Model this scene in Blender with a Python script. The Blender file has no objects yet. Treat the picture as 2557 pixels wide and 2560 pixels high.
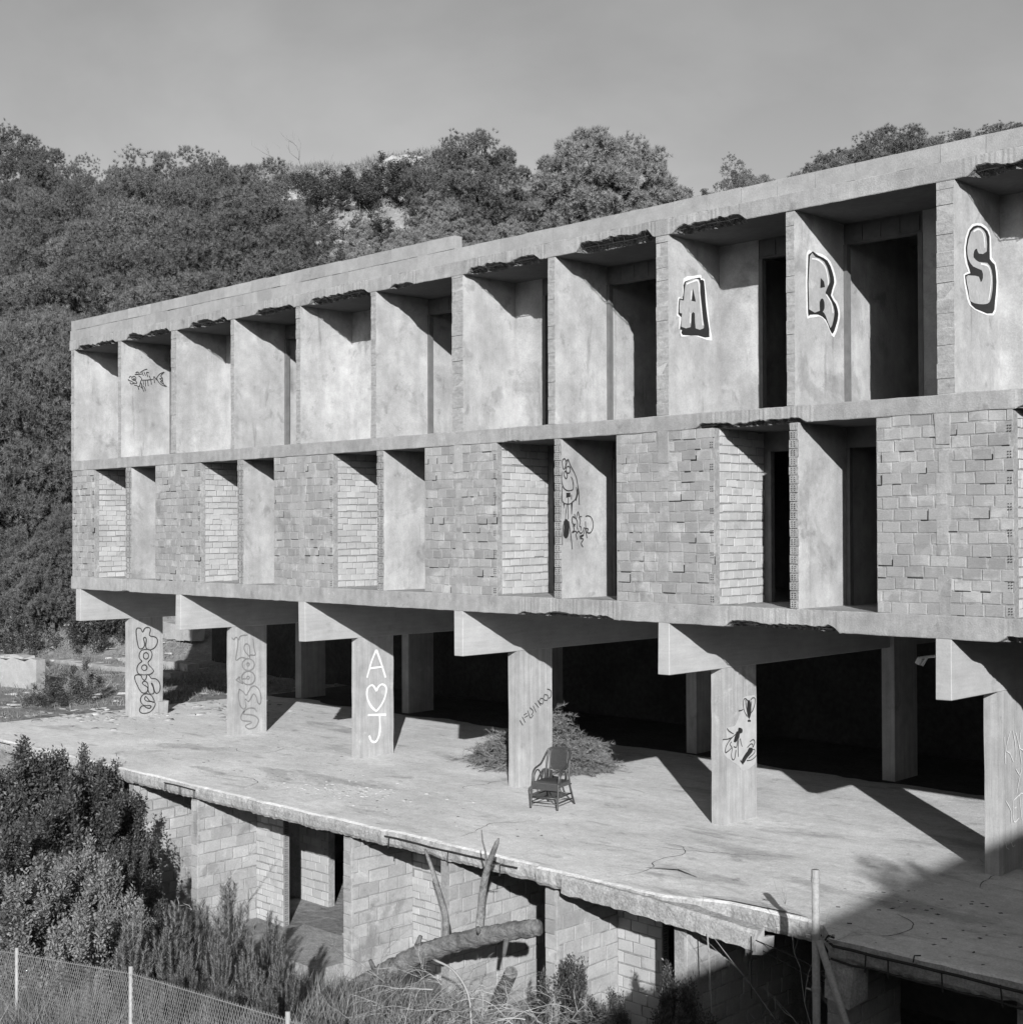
import bpy, bmesh, math, random
import numpy as np
from mathutils import Vector, Matrix, noise as mnoise
from mathutils.geometry import tessellate_polygon

# ------------------------------------------------------------------ camera, sky, sun, exposure
scene = bpy.context.scene
COL = scene.collection
CAM_POS = (31.2579, -16.3835, 4.6893)
YAW, PITCH, ROLL = 0.7790, 0.0131, -0.0029
cam_data = bpy.data.cameras.new('camera')
cam_data.sensor_width = 36.0
cam_data.sensor_fit = 'HORIZONTAL'
cam_data.lens = 3412.14 / 2557.0 * 36.0
cam_data.clip_start = 0.1
cam_data.clip_end = 3000.0
cam = bpy.data.objects.new('camera', cam_data)
COL.objects.link(cam)
fw = Vector((-math.sin(YAW) * math.cos(PITCH), math.cos(YAW) * math.cos(PITCH), math.sin(PITCH)))
rt = Vector((math.cos(YAW), math.sin(YAW), 0))
up = rt.cross(fw)
rt2 = math.cos(ROLL) * rt + math.sin(ROLL) * up
up2 = -math.sin(ROLL) * rt + math.cos(ROLL) * up
cm = Matrix(((rt2.x, up2.x, -fw.x), (rt2.y, up2.y, -fw.y), (rt2.z, up2.z, -fw.z))).to_4x4()
cm.translation = Vector(CAM_POS)
cam.matrix_world = cm
scene.camera = cam

SUN_TO = Vector((1.05, -1.0, 0.535)).normalized()          # towards the sun
SUN_EL = math.asin(SUN_TO.z)
SUN_AZ = math.atan2(SUN_TO.x, SUN_TO.y)                     # from +Y towards +X
world = bpy.data.worlds.new('World')
scene.world = world
world.use_nodes = True
wn, wl = world.node_tree.nodes, world.node_tree.links
wn.clear()
w_out = wn.new('ShaderNodeOutputWorld')
w_bg = wn.new('ShaderNodeBackground')
w_sky = wn.new('ShaderNodeTexSky')
w_sky.sky_type = 'NISHITA'
w_sky.sun_disc = False
w_sky.sun_elevation = SUN_EL
w_sky.sun_rotation = SUN_AZ
w_sky.air_density = 1.0
w_sky.dust_density = 1.2
w_sky.ozone_density = 1.0
w_bw = wn.new('ShaderNodeRGBToBW')                          # black-and-white photograph: grey sky
w_tc = wn.new('ShaderNodeTexCoord')
w_map = wn.new('ShaderNodeMapping')
w_map.inputs['Rotation'].default_value = (0.35, 0.5, 0.6)
w_map.inputs['Scale'].default_value = (1.6, 3.4, 5.0)
w_noise = wn.new('ShaderNodeTexNoise')
w_noise.inputs['Scale'].default_value = 0.9
w_noise.inputs['Detail'].default_value = 6
w_noise.inputs['Roughness'].default_value = 0.55
w_noise.inputs['Distortion'].default_value = 0.3
w_rng = wn.new('ShaderNodeMapRange')
w_rng.inputs['From Min'].default_value = 0.42
w_rng.inputs['From Max'].default_value = 0.70
w_rng.inputs['To Min'].default_value = 1.0
w_rng.inputs['To Max'].default_value = 1.30
w_mul = wn.new('ShaderNodeMath'); w_mul.operation = 'MULTIPLY'
wl.new(w_tc.outputs['Generated'], w_map.inputs['Vector'])
wl.new(w_map.outputs['Vector'], w_noise.inputs['Vector'])
wl.new(w_noise.outputs['Fac'], w_rng.inputs['Value'])
wl.new(w_sky.outputs['Color'], w_bw.inputs['Color'])
wl.new(w_bw.outputs['Val'], w_mul.inputs[0])
wl.new(w_rng.outputs['Result'], w_mul.inputs[1])
wl.new(w_mul.outputs['Value'], w_bg.inputs['Color'])
w_bg.inputs['Strength'].default_value = 0.070
wl.new(w_bg.outputs['Background'], w_out.inputs['Surface'])

sun_data = bpy.data.lights.new('sun', 'SUN')
sun_data.energy = 5.0
sun_data.angle = math.radians(0.5)
sun_data.color = (1.0, 1.0, 1.0)                            # monochrome photograph
sun = bpy.data.objects.new('sun', sun_data)
COL.objects.link(sun)
sun.rotation_euler = SUN_TO.to_track_quat('Z', 'Y').to_euler()
sun.location = (45, -40, 40)

scene.view_settings.view_transform = 'Standard'
scene.view_settings.look = 'None'
scene.view_settings.exposure = 0.66
scene.view_settings.gamma = 1.0
scene.view_settings.use_curve_mapping = False
scene.cycles.max_bounces = 5
scene.cycles.diffuse_bounces = 2
scene.cycles.transparent_max_bounces = 4

rnd = random.Random(11)
R = math.radians

# ------------------------------------------------------------------ helpers
def tag(o, label=None, cat=None, group=None, kind=None):
    if label: o['label'] = label
    if cat: o['category'] = cat
    if group: o['group'] = group
    if kind: o['kind'] = kind
    return o

def empty(name, loc=(0, 0, 0), rz=0.0, parent=None):
    o = bpy.data.objects.new(name, None)
    COL.objects.link(o)
    o.location = loc
    o.rotation_euler = (0, 0, rz)
    o.empty_display_size = 0.2
    if parent: o.parent = parent
    return o

def link(name, mesh, parent=None):
    o = bpy.data.objects.new(name, mesh)
    COL.objects.link(o)
    if parent: o.parent = parent
    return o

def mesh_np(name, V, F, mat, smooth=False, N=None):
    """V (n,3) float, F (m,k) int, all faces with k corners."""
    V = np.asarray(V, dtype=np.float32); F = np.asarray(F, dtype=np.int32)
    me = bpy.data.meshes.new(name)
    m, k = F.shape
    me.vertices.add(len(V)); me.vertices.foreach_set('co', V.ravel())
    me.loops.add(m * k); me.loops.foreach_set('vertex_index', F.ravel())
    me.polygons.add(m)
    me.polygons.foreach_set('loop_start', np.arange(0, m * k, k, dtype=np.int32))
    me.polygons.foreach_set('loop_total', np.full(m, k, dtype=np.int32))
    if smooth: me.polygons.foreach_set('use_smooth', np.ones(m, dtype=bool))
    me.update(calc_edges=True)
    if N is not None:
        me.polygons.foreach_set('use_smooth', np.ones(m, dtype=bool))
        me.normals_split_custom_set_from_vertices(np.asarray(N, dtype=np.float32))
    me.materials.append(mat)
    return me

class MB:
    """collects faces of one part"""
    def __init__(s): s.v = []; s.f = []
    def add(s, V, F):
        n = len(s.v); s.v.extend([tuple(p) for p in V]); s.f.extend([tuple(i + n for i in f) for f in F])
    def box(s, x0, x1, y0, y1, z0, z1, j=0.0):
        V = [(x0, y0, z0), (x1, y0, z0), (x1, y1, z0), (x0, y1, z0), (x0, y0, z1), (x1, y0, z1), (x1, y1, z1), (x0, y1, z1)]
        if j: V = [tuple(c + rnd.uniform(-j, j) for c in p) for p in V]
        s.add(V, [(0, 3, 2, 1), (4, 5, 6, 7), (0, 1, 5, 4), (1, 2, 6, 5), (2, 3, 7, 6), (3, 0, 4, 7)])
    def tube(s, pts, rads, n=6, cap=True):
        pts = [Vector(p) for p in pts]
        if not hasattr(rads, '__len__'): rads = [rads] * len(pts)
        base = len(s.v); rings = []
        ref = None
        for i, p in enumerate(pts):
            d = (pts[min(i + 1, len(pts) - 1)] - pts[max(i - 1, 0)])
            if d.length < 1e-9: d = Vector((0, 0, 1))
            d.normalize()
            if ref is None:
                ref = d.orthogonal().normalized()
            ref = (ref - d * ref.dot(d))
            if ref.length < 1e-6: ref = d.orthogonal()
            ref.normalize()
            b = d.cross(ref)
            ring = []
            for k in range(n):
                a = 2 * math.pi * k / n
                q = p + (ref * math.cos(a) + b * math.sin(a)) * rads[i]
                ring.append(len(s.v)); s.v.append(tuple(q))
            rings.append(ring)
        for a, b in zip(rings[:-1], rings[1:]):
            for k in range(n):
                s.f.append((a[k], a[(k + 1) % n], b[(k + 1) % n], b[k]))
        if cap:
            s.f.append(tuple(reversed(rings[0]))); s.f.append(tuple(rings[-1]))
    def build(s, name, mat, parent=None, smooth=False):
        me = bpy.data.meshes.new(name)
        me.from_pydata(s.v, [], s.f)
        if smooth: me.polygons.foreach_set('use_smooth', np.ones(len(me.polygons), dtype=bool))
        me.materials.append(mat)
        me.update()
        return link(name, me, parent)

def box_part(name, mat, parent, x0, x1, y0, y1, z0, z1, j=0.0, bevel=0.0):
    m = MB(); m.box(x0, x1, y0, y1, z0, z1, j)
    o = m.build(name, mat, parent)
    if bevel:
        bm = bmesh.new(); bm.from_mesh(o.data)
        bmesh.ops.bevel(bm, geom=list(bm.edges), offset=bevel, segments=1, affect='EDGES')
        bm.to_mesh(o.data); bm.free()
    return o

def smooth_path(pts, sub=5, closed=False):
    """Catmull-Rom through pts"""
    P = [Vector(p) for p in pts]
    n = len(P)
    if n < 3: return P
    out = []
    rng = range(n if closed else n - 1)
    for i in rng:
        if closed:
            a, b, c, d = P[(i - 1) % n], P[i], P[(i + 1) % n], P[(i + 2) % n]
        else:
            a, b, c, d = P[max(i - 1, 0)], P[i], P[i + 1], P[min(i + 2, n - 1)]
        for k in range(sub):
            t = k / sub
            out.append(0.5 * ((2 * b) + (c - a) * t + (2 * a - 5 * b + 4 * c - d) * t * t + (3 * b - a - 3 * c + d) * t ** 3))
    if not closed: out.append(P[-1])
    return out

# ------------------------------------------------------------------ materials (all grey: monochrome photograph)
def gray(name, v, layers=(), rough=0.9, island=0.0, objrand=0.0, bump=None, streak=None, spots=None, spec=0.2, translucent=0.0):
    """layers: (scale, amount, detail[, (sx,sy,sz)]); spots: (scale, threshold, factor)"""
    m = bpy.data.materials.new(name); m.use_nodes = True
    nt = m.node_tree; ns, lk = nt.nodes, nt.links
    bs = ns['Principled BSDF']; out = ns['Material Output']
    geo = ns.new('ShaderNodeNewGeometry')
    val = ns.new('ShaderNodeValue'); val.outputs[0].default_value = v if translucent else v * 0.80
    cur = val.outputs[0]
    def mul(sock):
        nonlocal cur
        n = ns.new('ShaderNodeMath'); n.operation = 'MULTIPLY'
        lk.new(cur, n.inputs[0]); lk.new(sock, n.inputs[1]); cur = n.outputs[0]
    def vec(sc3):
        if not sc3: return geo.outputs['Position']
        mp = ns.new('ShaderNodeMapping'); mp.inputs['Scale'].default_value = sc3
        lk.new(geo.outputs['Position'], mp.inputs['Vector']); return mp.outputs['Vector']
    def rngnode(sock, a, b, c, d):
        r = ns.new('ShaderNodeMapRange')
        r.inputs['From Min'].default_value = a; r.inputs['From Max'].default_value = b
        r.inputs['To Min'].default_value = c; r.inputs['To Max'].default_value = d
        lk.new(sock, r.inputs['Value']); return r.outputs['Result']
    for L in layers:
        tx = ns.new('ShaderNodeTexNoise'); tx.inputs['Scale'].default_value = L[0]; tx.inputs['Detail'].default_value = L[2]
        tx.inputs['Roughness'].default_value = 0.6
        lk.new(vec(L[3] if len(L) > 3 else None), tx.inputs['Vector'])
        mul(rngnode(tx.outputs['Fac'], 0.28, 0.72, 1 - L[1], 1 + L[1]))
    if spots:
        for sp in spots:
            tx = ns.new('ShaderNodeTexNoise'); tx.inputs['Scale'].default_value = sp[0]; tx.inputs['Detail'].default_value = 7
            tx.inputs['Roughness'].default_value = 0.65; tx.inputs['Distortion'].default_value = 0.4
            lk.new(vec(sp[3] if len(sp) > 3 else None), tx.inputs['Vector'])
            mul(rngnode(tx.outputs['Fac'], sp[1], sp[1] + 0.07, 1.0, sp[2]))
    if island:
        mul(rngnode(geo.outputs['Random Per Island'], 0, 1, 1 - island, 1 + island))
    if objrand:
        oi = ns.new('ShaderNodeObjectInfo')
        mul(rngnode(oi.outputs['Random'], 0, 1, 1 - objrand, 1 + objrand))
    lk.new(cur, bs.inputs['Base Color'])
    bs.inputs['Roughness'].default_value = rough
    bs.inputs['Specular IOR Level'].default_value = spec
    if bump:
        tx = ns.new('ShaderNodeTexNoise'); tx.inputs['Scale'].default_value = bump[0]; tx.inputs['Detail'].default_value = 8
        tx.inputs['Roughness'].default_value = 0.65
        lk.new(vec(bump[2] if len(bump) > 2 else None), tx.inputs['Vector'])
        bp = ns.new('ShaderNodeBump'); bp.inputs['Strength'].default_value = 1.0; bp.inputs['Distance'].default_value = bump[1]
        lk.new(tx.outputs['Fac'], bp.inputs['Height']); lk.new(bp.outputs['Normal'], bs.inputs['Normal'])
    if translucent:
        tr = ns.new('ShaderNodeBsdfTranslucent'); mx = ns.new('ShaderNodeMixShader'); mx.inputs[0].default_value = translucent
        lk.new(cur, tr.inputs['Color']); lk.new(bs.outputs[0], mx.inputs[1]); lk.new(tr.outputs[0], mx.inputs[2])
        lk.new(mx.outputs[0], out.inputs['Surface'])
    return m

M = {}
M['fascia'] = gray('fascia_concrete', 0.29, [(0.7, .16, 3), (2.5, .14, 4), (8, .12, 5), (45, .14, 4), (7, .12, 3, (1, 1, .2))], bump=(40, .008), spots=[(2.2, .60, .72), (5, .64, 1.25), (9, .68, .6)])
M['rough'] = gray('broken_concrete', 0.20, [(6, .4, 6), (30, .6, 5)], bump=(25, .05))
M['plaster'] = gray('wall_plaster', 0.37, [(0.4, .12, 2), (1.3, .18, 4), (5, .13, 5), (40, .07, 3), (2.2, .16, 3, (1, 1, .15))], bump=(30, .006), spots=[(0.8, .57, .76), (2.3, .59, .76), (1.5, .62, 1.18), (3.0, .62, .72, (1, 1, .12)), (7, .67, .66)])
M['fin'] = gray('fin_front', 0.29, [(3, .15, 4), (20, .14, 4), (6, .18, 2, (1, 1, 3))], bump=(30, .01), spots=[(4, .62, .7)])
M['beam'] = gray('beam_concrete', 0.37, [(0.6, .10, 2), (3, .09, 5), (40, .06, 3), (6, .08, 3, (.3, .3, 3))], bump=(40, .003), spots=[(1.6, .62, .82)])
M['column'] = gray('board_marked_concrete', 0.335, [(0.9, .12, 3), (10, .18, 4, (1, 1, .05)), (4, .13, 5), (50, .08, 3)], bump=(16, .010, (1, 1, .05)), spots=[(2.2, .61, 1.22), (1.6, .62, .80), (6, .69, .65)])
M['soffit'] = gray('soffit_shade_concrete', 0.15, [(1.1, .18, 4), (10, .12, 4)])  # shade of the undersides put into the colour: darker than the fascia
M['inner'] = gray('inner_shade_plaster', 0.13, [(1.1, .2, 4), (8, .15, 4)])  # plaster toned down so that rooms and recesses look more deeply shaded
M['mortar'] = gray('mortar', 0.265, [(3, .18, 4), (25, .25, 5)], bump=(35, .014), spots=[(2.2, .53, 1.25), (1.1, .59, .80)])
BRK = dict(bump=(50, .006, (1, 1, 4)), spots=[(2.2, .53, 1.25), (1.1, .59, .80), (7, .65, .72)])
M['brick'] = gray('clay_brick', 0.275, [(2.0, .14, 3), (60, .1, 4), (30, .12, 3, (1, 1, 6))], island=.06, objrand=.15, **BRK)
M['brick_row'] = gray('clay_brick_row', 0.275, [(2.0, .14, 3), (60, .1, 4), (30, .12, 3, (1, 1, 6))], island=.17, **BRK)
M['palebrick'] = gray('pale_brick', 0.40, [(2.0, .12, 3), (50, .08, 4)], island=.06, objrand=.10, bump=(50, .004), spots=[(2.6, .60, .80), (7, .66, .72)])
M['palebrick_row'] = gray('pale_brick_row', 0.40, [(2.0, .12, 3), (50, .08, 4)], island=.12, bump=(50, .004), spots=[(2.6, .60, .80), (7, .66, .72)])
M['mortar_dark'] = gray('pale_brick_mortar', 0.24, [(3, .15, 4), (25, .22, 5)], bump=(35, .012))
M['block'] = gray('concrete_block', 0.33, [(1.3, .14, 3), (6, .10, 5), (30, .12, 5)], island=.05, objrand=.14, bump=(60, .005), spots=[(1.5, .58, .74), (4, .60, 1.2), (.9, .62, .7)])
M['parapet'] = gray('parapet_block', 0.29, [(0.8, .10, 3), (6, .12, 5), (50, .1, 3)], objrand=.11, bump=(50, .004), spots=[(1.4, .62, .78), (5, .67, .7)])
M['gap'] = gray('open_joint_shadow', 0.02)
M['hole'] = gray('hollow_brick_core', 0.07)
M['frame'] = gray('door_frame', 0.14, [(6, .2, 4)])
M['rebar'] = gray('rusted_steel', 0.035, [(40, .3, 4)], rough=.8)
M['floor'] = gray('terrace_floor', 0.64, [(0.35, .12, 3), (1.4, .14, 5, (.5, 1.3, 1)), (7, .14, 5), (35, .18, 4)], bump=(18, .014), spots=[(0.7, .56, .70, (.4, 1.2, 1)), (2.2, .59, .72, (.5, 1.1, 1)), (5, .61, .78, (.6, 1, 1)), (18, .63, .64), (9, .66, 1.18, (.6, 1, 1))])
M['paint_white'] = gray('white_paint', 0.72, [(4, .1, 4), (30, .12, 5)], rough=.7, spots=[(9, .64, .8)])
M['paint_wash'] = gray('thin_white_wash', 0.41, [(9, .12, 5)], rough=.8)
M['paint_black'] = gray('black_paint', 0.022, [(20, .2, 4)], rough=.6)
M['paint_gray'] = gray('grey_paint', 0.34, [(3, .14, 4), (20, .10, 4)], rough=.7, spots=[(4, .60, 1.2), (6, .62, .8)])
M['paint_line'] = gray('dark_spray_line', 0.05, [(14, .25, 4)], rough=.7)
M['paint_faded'] = gray('faded_spray_line', 0.20, [(10, .2, 4)], rough=.7)
M['paint_chalk'] = gray('chalk_line', 0.62, [(20, .15, 4)], rough=.8)
M['ground'] = gray('dirt_ground', 0.22, [(0.12, .20, 3), (0.9, .25, 5), (7, .25, 6), (40, .25, 4)], bump=(4, .06), spots=[(0.5, .56, .50), (2.4, .60, 1.5)])
M['rubble'] = gray('pale_rubble', 0.36, [(8, .2, 4)], island=.30)
M['needle'] = gray('pine_needles', 0.105, [(0.25, .12, 2), (1.3, .18, 2), (4.0, .38, 2)], island=.25, objrand=.18, rough=.6, translucent=.12)
M['needle_pale'] = gray('young_pine_needles', 0.185, [(0.25, .12, 2), (1.3, .16, 2), (4.5, .32, 2)], island=.2, objrand=.14, rough=.6, translucent=.15)
M['leaf'] = gray('shrub_leaves', 0.058, [(0.8, .25, 2)], island=.5, objrand=.15, rough=.5, spec=.4, translucent=.2)
M['leaf_pale'] = gray('pale_shrub_leaves', 0.145, [(0.8, .2, 2)], island=.4, objrand=.12, rough=.55, spec=.3, translucent=.2)
M['seedling'] = gray('seedling_needles', 0.19, [(0.8, .15, 2)], island=.3, objrand=.14, rough=.6, translucent=.3)
M['bark'] = gray('bark', 0.11, [(8, .25, 5), (14, .2, 4, (1, 1, .3))], bump=(20, .02))
M['logwood'] = gray('weathered_log', 0.19, [(2.2, .25, 5), (9, .35, 5, (.35, 1.4, 1)), (30, .3, 4)], bump=(16, .05, (.3, 1.4, 1)), spots=[(3, .58, .5), (6, .62, 1.4)])
M['twig'] = gray('dead_twigs', 0.30, [(3, .2, 3)], island=.3)
M['twig_dark'] = gray('dry_brush_twigs', 0.19, [(3, .2, 3)], island=.35)
M['rattan'] = gray('rattan', 0.045, [(30, .25, 3)], rough=.38, spec=.5)
M['weave'] = gray('woven_cane', 0.085, [(60, .3, 3)], rough=.5, spec=.4)
M['galv'] = gray('galvanised_steel', 0.30, [(12, .15, 4)], rough=.55, spec=.5)
M['post'] = gray('grey_pipe', 0.30, [(5, .12, 4), (30, .2, 5)], rough=.6, spec=.4, spots=[(7, .62, .45)])
M['rock'] = gray('limestone', 0.34, [(0.8, .15, 4), (6, .2, 5)], bump=(3, .15))
M['house'] = gray('house_render', 0.6, [(1, .05, 3)])
M['tile'] = gray('roof_tile', 0.25, [(3, .15, 3)])
M['glass'] = gray('dark_glass', 0.03, rough=.1, spec=.5)
M['white_thing'] = gray('white_enamel', 0.75, rough=.5)

# ------------------------------------------------------------------ terrain
#T0
def sstep(a, b, x):
    t = np.clip((x - a) / (b - a), 0, 1); return t * t * (3 - 2 * t)
def fbm(x, y):
    return (np.sin(x * .131 + 1.3) * np.cos(y * .117 + .4) + .5 * np.sin(x * .31 + y * .23 + 2.1) + .35 * np.sin(x * .53 - y * .47) + .2 * np.sin(x * 1.1 + .7) * np.sin(y * 1.23))
def terrain(x, y):
    x = np.asarray(x, float); y = np.asarray(y, float)
    front = -2.75 + np.clip(-y - 3.5, 0, 60) * 0.17 + np.clip(-y - 16, 0, 100) * 0.1
    plateau = -0.06 + 0.02 * np.clip(-x - 3, 0, 60) + 0.06 * np.clip(-x - 25, 0, 60) + np.where(x < -2, .05, .0) * fbm(x * 6, y * 6)
    front = front + 1.1 * sstep(14.5, 17.5, x) * sstep(-3.0, -4.8, y)
    w = sstep(6.5, 0.5, x + np.clip(-y - 4, 0, 40) * .55)
    low = front * (1 - w) + plateau * w
    under = sstep(2.5, 3.5, x) * sstep(-3.2, -2.4, y) * sstep(11.6, 11.0, y)
    low = low * (1 - under) + (-2.75) * under
    # hillside behind the building and to its end
    q = (x + 20) * (-0.485) + (y - 2) * 0.874
    q2 = y - 12.5 + np.clip(x - 6, 0, 200) * .02
    d = np.maximum(np.minimum(q, q2 + 10), np.minimum(q2, 14) * sstep(-4, 6, x))
    d = np.clip(d, 0, None)
    d = np.where(d < 32, d, 32 + 6 * (1 - np.exp(-(np.maximum(d, 32) - 32) / 6)))
    hill = (0.62 + 0.24 * sstep(-8, -34, x)) * (np.sqrt(d * d + 9) - 3)
    hill = np.where(hill > 24, 24 + (hill - 24) * (.25 + .5 * sstep(-20, -45, x)), hill)
    hill = hill + sstep(4, 25, d) * 1.3 * fbm(x, y)
    back = sstep(11.2, 12.6, y)
    base = low * (1 - back) + np.maximum(plateau, 0.4) * back
    return base + hill
#T1
def tz(x, y): return float(terrain(x, y))

xs = np.concatenate([np.array([-1500, -800, -450, -280, -200]), np.arange(-150, -30, 2.5), np.arange(-30, 45, 0.8), np.arange(45, 90, 4), np.array([120, 200, 400, 900, 1500])])
ys = np.concatenate([np.array([-1500, -700, -300, -150, -90]), np.arange(-60, -14, 3.0), np.arange(-14, 16, 0.6), np.arange(16, 120, 2.5), np.array([140, 200, 320, 600, 1500])])
GX, GY = np.meshgrid(xs, ys)
GZ = terrain(GX, GY)
near = (np.abs(GX + 2) < 40) & (np.abs(GY) < 40)
prng = np.random.default_rng(5)
GZ = GZ + np.where((GX < -1.0) & (GX > -60) & (GY < 40), prng.normal(0, .035, GZ.shape), 0)
nx, ny = len(xs), len(ys)
idx = np.arange(nx * ny).reshape(ny, nx)
GF = np.stack([idx[:-1, :-1].ravel(), idx[:-1, 1:].ravel(), idx[1:, 1:].ravel(), idx[1:, :-1].ravel()], 1)
ground = link('ground', mesh_np('ground', np.stack([GX.ravel(), GY.ravel(), GZ.ravel()], 1), GF, M['ground'], smooth=True))
tag(ground, 'dry dirt ground and scrubby hillside around the building', kind='structure')
# ------------------------------------------------------------------ the abandoned building
B, WB = 4.5507, 0.2212
ZB, Z0B, Z0T, Z1B, Z1T, Z2B, Z2T = 2.4814, 3.2696, 3.5702, 6.1791, 6.4202, 9.1712, 9.42
YCOL, DCOL = 1.353, 0.9466
XEND, YBACK = 32.1, 9.6
bld = empty('abandoned_building', (0, 0, 0))
tag(bld, 'unfinished two-storey concrete and brick building raised on columns, with graffiti', 'building')

PARTY = [(-0.25, -0.09), (4.37, 4.59), (9.03, 9.18), (13.61, 13.90), (18.20, 18.44), (22.81, 23.06), (27.33, 27.57), (31.88, 32.08)]
MID = [(2.03, 2.17), (6.72, 6.85), (11.37, 11.52), (15.93, 16.09), (20.53, 20.67), (25.06, 25.20), (29.60, 29.75)]
LFIN = [(2.39, 2.62), (6.98, 7.17), (11.55, 11.72), (16.07, 16.21), (20.57, 20.70), (25.10, 25.26), (29.65, 29.8)]
PANEL = [(-0.20, 0.90), (3.68, 5.55), (8.26, 10.20), (12.87, 14.72), (17.38, 19.27), (21.92, 23.81), (26.45, 28.33), (31.0, 32.08)]

def slab(name, zt, zb, damages, x0=-0.22, x1=XEND, y1=YBACK, seed=1):
    """slab with a worn front edge; damages = (xa, xb, depth): broken-out soffit edge"""
    rr = random.Random(seed)
    xsl = [x0]
    while xsl[-1] < x1 - 0.02:
        x = xsl[-1]
        fine = any(a - .1 < x < b + .1 for a, b, d in damages)
        xsl.append(min(x1, x + (0.035 if fine else 0.16)))
    V = []; F = []; FR = []; k = 8
    for x in xsl:
        n = 0.0
        for a, b, d in damages:
            if a < x < b:
                e = min(1, (x - a) / .12, (b - x) / .12)
                n = max(n, .78 * d * e * (0.62 + 0.75 * mnoise.noise((x * 1.7, seed, 0)) + 0.22 * mnoise.noise((x * 9, seed, 3))))
        n = max(0.0, min(n, zt - zb - .04))
        w = 0.006 * mnoise.noise((x * 3, seed, 7)) + 0.004 * rr.uniform(-1, 1)
        w2 = 0.008 * mnoise.noise((x * 2, seed, 9)) + 0.004 * rr.uniform(-1, 1)
        yd = max(0.012, min(.22, n * 2.2) + (0.035 * mnoise.noise((x * 14, seed, 11)) + .02 * rr.uniform(-1, 1) if n > .02 else 0))
        ym, zm = yd * .85, zb + n * .80
        if n > .02: ym += .04 * mnoise.noise((x * 9, seed, 13)); zm += .04 * mnoise.noise((x * 12, seed, 17)) + rr.uniform(-.012, .012)
        V += [(x, y1, zt), (x, .012 , zt + w2), (x, w, zt - .012 + w2), (x, w, zb + n + .01), (x, .006 + w + n * .15, zb + n + w), (x, ym + .006, zm), (x, yd + .012, zb), (x, y1, zb)]
    for i in range(len(xsl) - 1):
        a, b = i * k, (i + 1) * k
        for j in range(k - 1):
            (FR if j in (4, 5) else F).append((a + j, b + j, b + j + 1, a + j + 1))
        F.append((a + 7, b + 7, b, a))
    F.append(tuple(range(k))); F.append(tuple(reversed(range(len(V) - k, len(V)))))
    me = bpy.data.meshes.new(name); me.from_pydata(V, [], F + FR)
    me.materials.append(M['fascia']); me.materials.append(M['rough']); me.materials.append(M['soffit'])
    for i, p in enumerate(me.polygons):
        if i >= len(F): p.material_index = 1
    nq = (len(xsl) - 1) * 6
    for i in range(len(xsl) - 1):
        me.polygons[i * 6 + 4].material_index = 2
    me.update()
    o = link(name, me, bld)
    # exposed reinforcing bars in the broken stretches
    for a, b, d in damages:
        if b - a > .6 and d > .1:
            for yy, zz in ((.06, zb + .05), (.03, zb + d * .55)):
                m = MB(); n = 9; m.tube([(a + .1 + (b - a - .2) * i / n, yy + rr.uniform(-.015, .015), zz + rr.uniform(-.012, .012)) for i in range(n + 1)], .007, 5); m.build('rebar', M['rebar'], o)
            for q in range(int((b - a) / .3)):
                x = a + .12 + q * .3 + rr.uniform(-.1, .1)
                m = MB(); m.tube([(x, .02, zb + d * .7), (x + rr.uniform(-.02, .02), .05, zb + .03), (x, .2, zb + .03)], .005, 4); m.build('rebar', M['rebar'], o)
    return o

slab('roof_slab', Z2T, Z2B, [(0.05, 1.9, .13), (2.4, 4.3, .17), (5.1, 6.6, .18), (7.6, 8.95, .15), (9.45, 11.3, .17), (11.9, 12.6, .10), (14.0, 15.75, .20), (16.55, 18.15, .22), (18.5, 19.85, .20), (23.25, 25.0, .20), (28, 29, .15)], x0=-0.32, seed=3)
slab('upper_floor_slab', Z1T, Z1B, [(18.9, 20.85, .13), (14.9, 15.3, .05), (23.85, 25.0, .12)], seed=5)
slab('lower_floor_slab', Z0T, Z0B, [(2.0, 2.6, .05), (15.2, 17.35, .11), (19.45, 21.35, .17), (23.6, 25.2, .10)], seed=8)
# broken chips on the fascia
for i in range(8):
    x = i * B
    box_part('beam', M['beam'], bld, x, x + WB, .006, YBACK - .1, ZB, Z0B + .01, j=.006, bevel=.008)
for i in range(8):
    x = i * B
    m = MB()
    rr = random.Random(40 + i)
    # column shaft built in short lifts so its arrises waver slightly
    zs = [-0.02 + (ZB + .03) * k / 9 for k in range(10)]
    rings = []
    for z in zs:
        e = lambda: rr.uniform(-.005, .005)
        e2 = lambda: rr.uniform(-.008, 0)
        rings.append([(x + .004 + e(), YCOL + e(), z), (x + WB - .006 + e2(), YCOL + e(), z), (x + WB - .006 + e2(), YCOL + DCOL + e(), z), (x + .004 + e(), YCOL + DCOL + e(), z)])
    V = [p for r in rings for p in r]; F = []
    for k in range(9):
        for q in range(4):
            F.append((k * 4 + q, k * 4 + (q + 1) % 4, k * 4 + 4 + (q + 1) % 4, k * 4 + 4 + q))
    m.add(V, F); m.build('column', M['column'], bld)
    if i < 8:
        box_part('rear_column', M['column'], bld, x + .05, x + .31, 6.6, 7.45, -.02, Z0B + .005)
# a crumbled foot on the last column
m = MB()
m.box(.02, .30, 2.16, 2.40, -.05, .33, .02)
m.build('column_footing', M['column'], bld)

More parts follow.
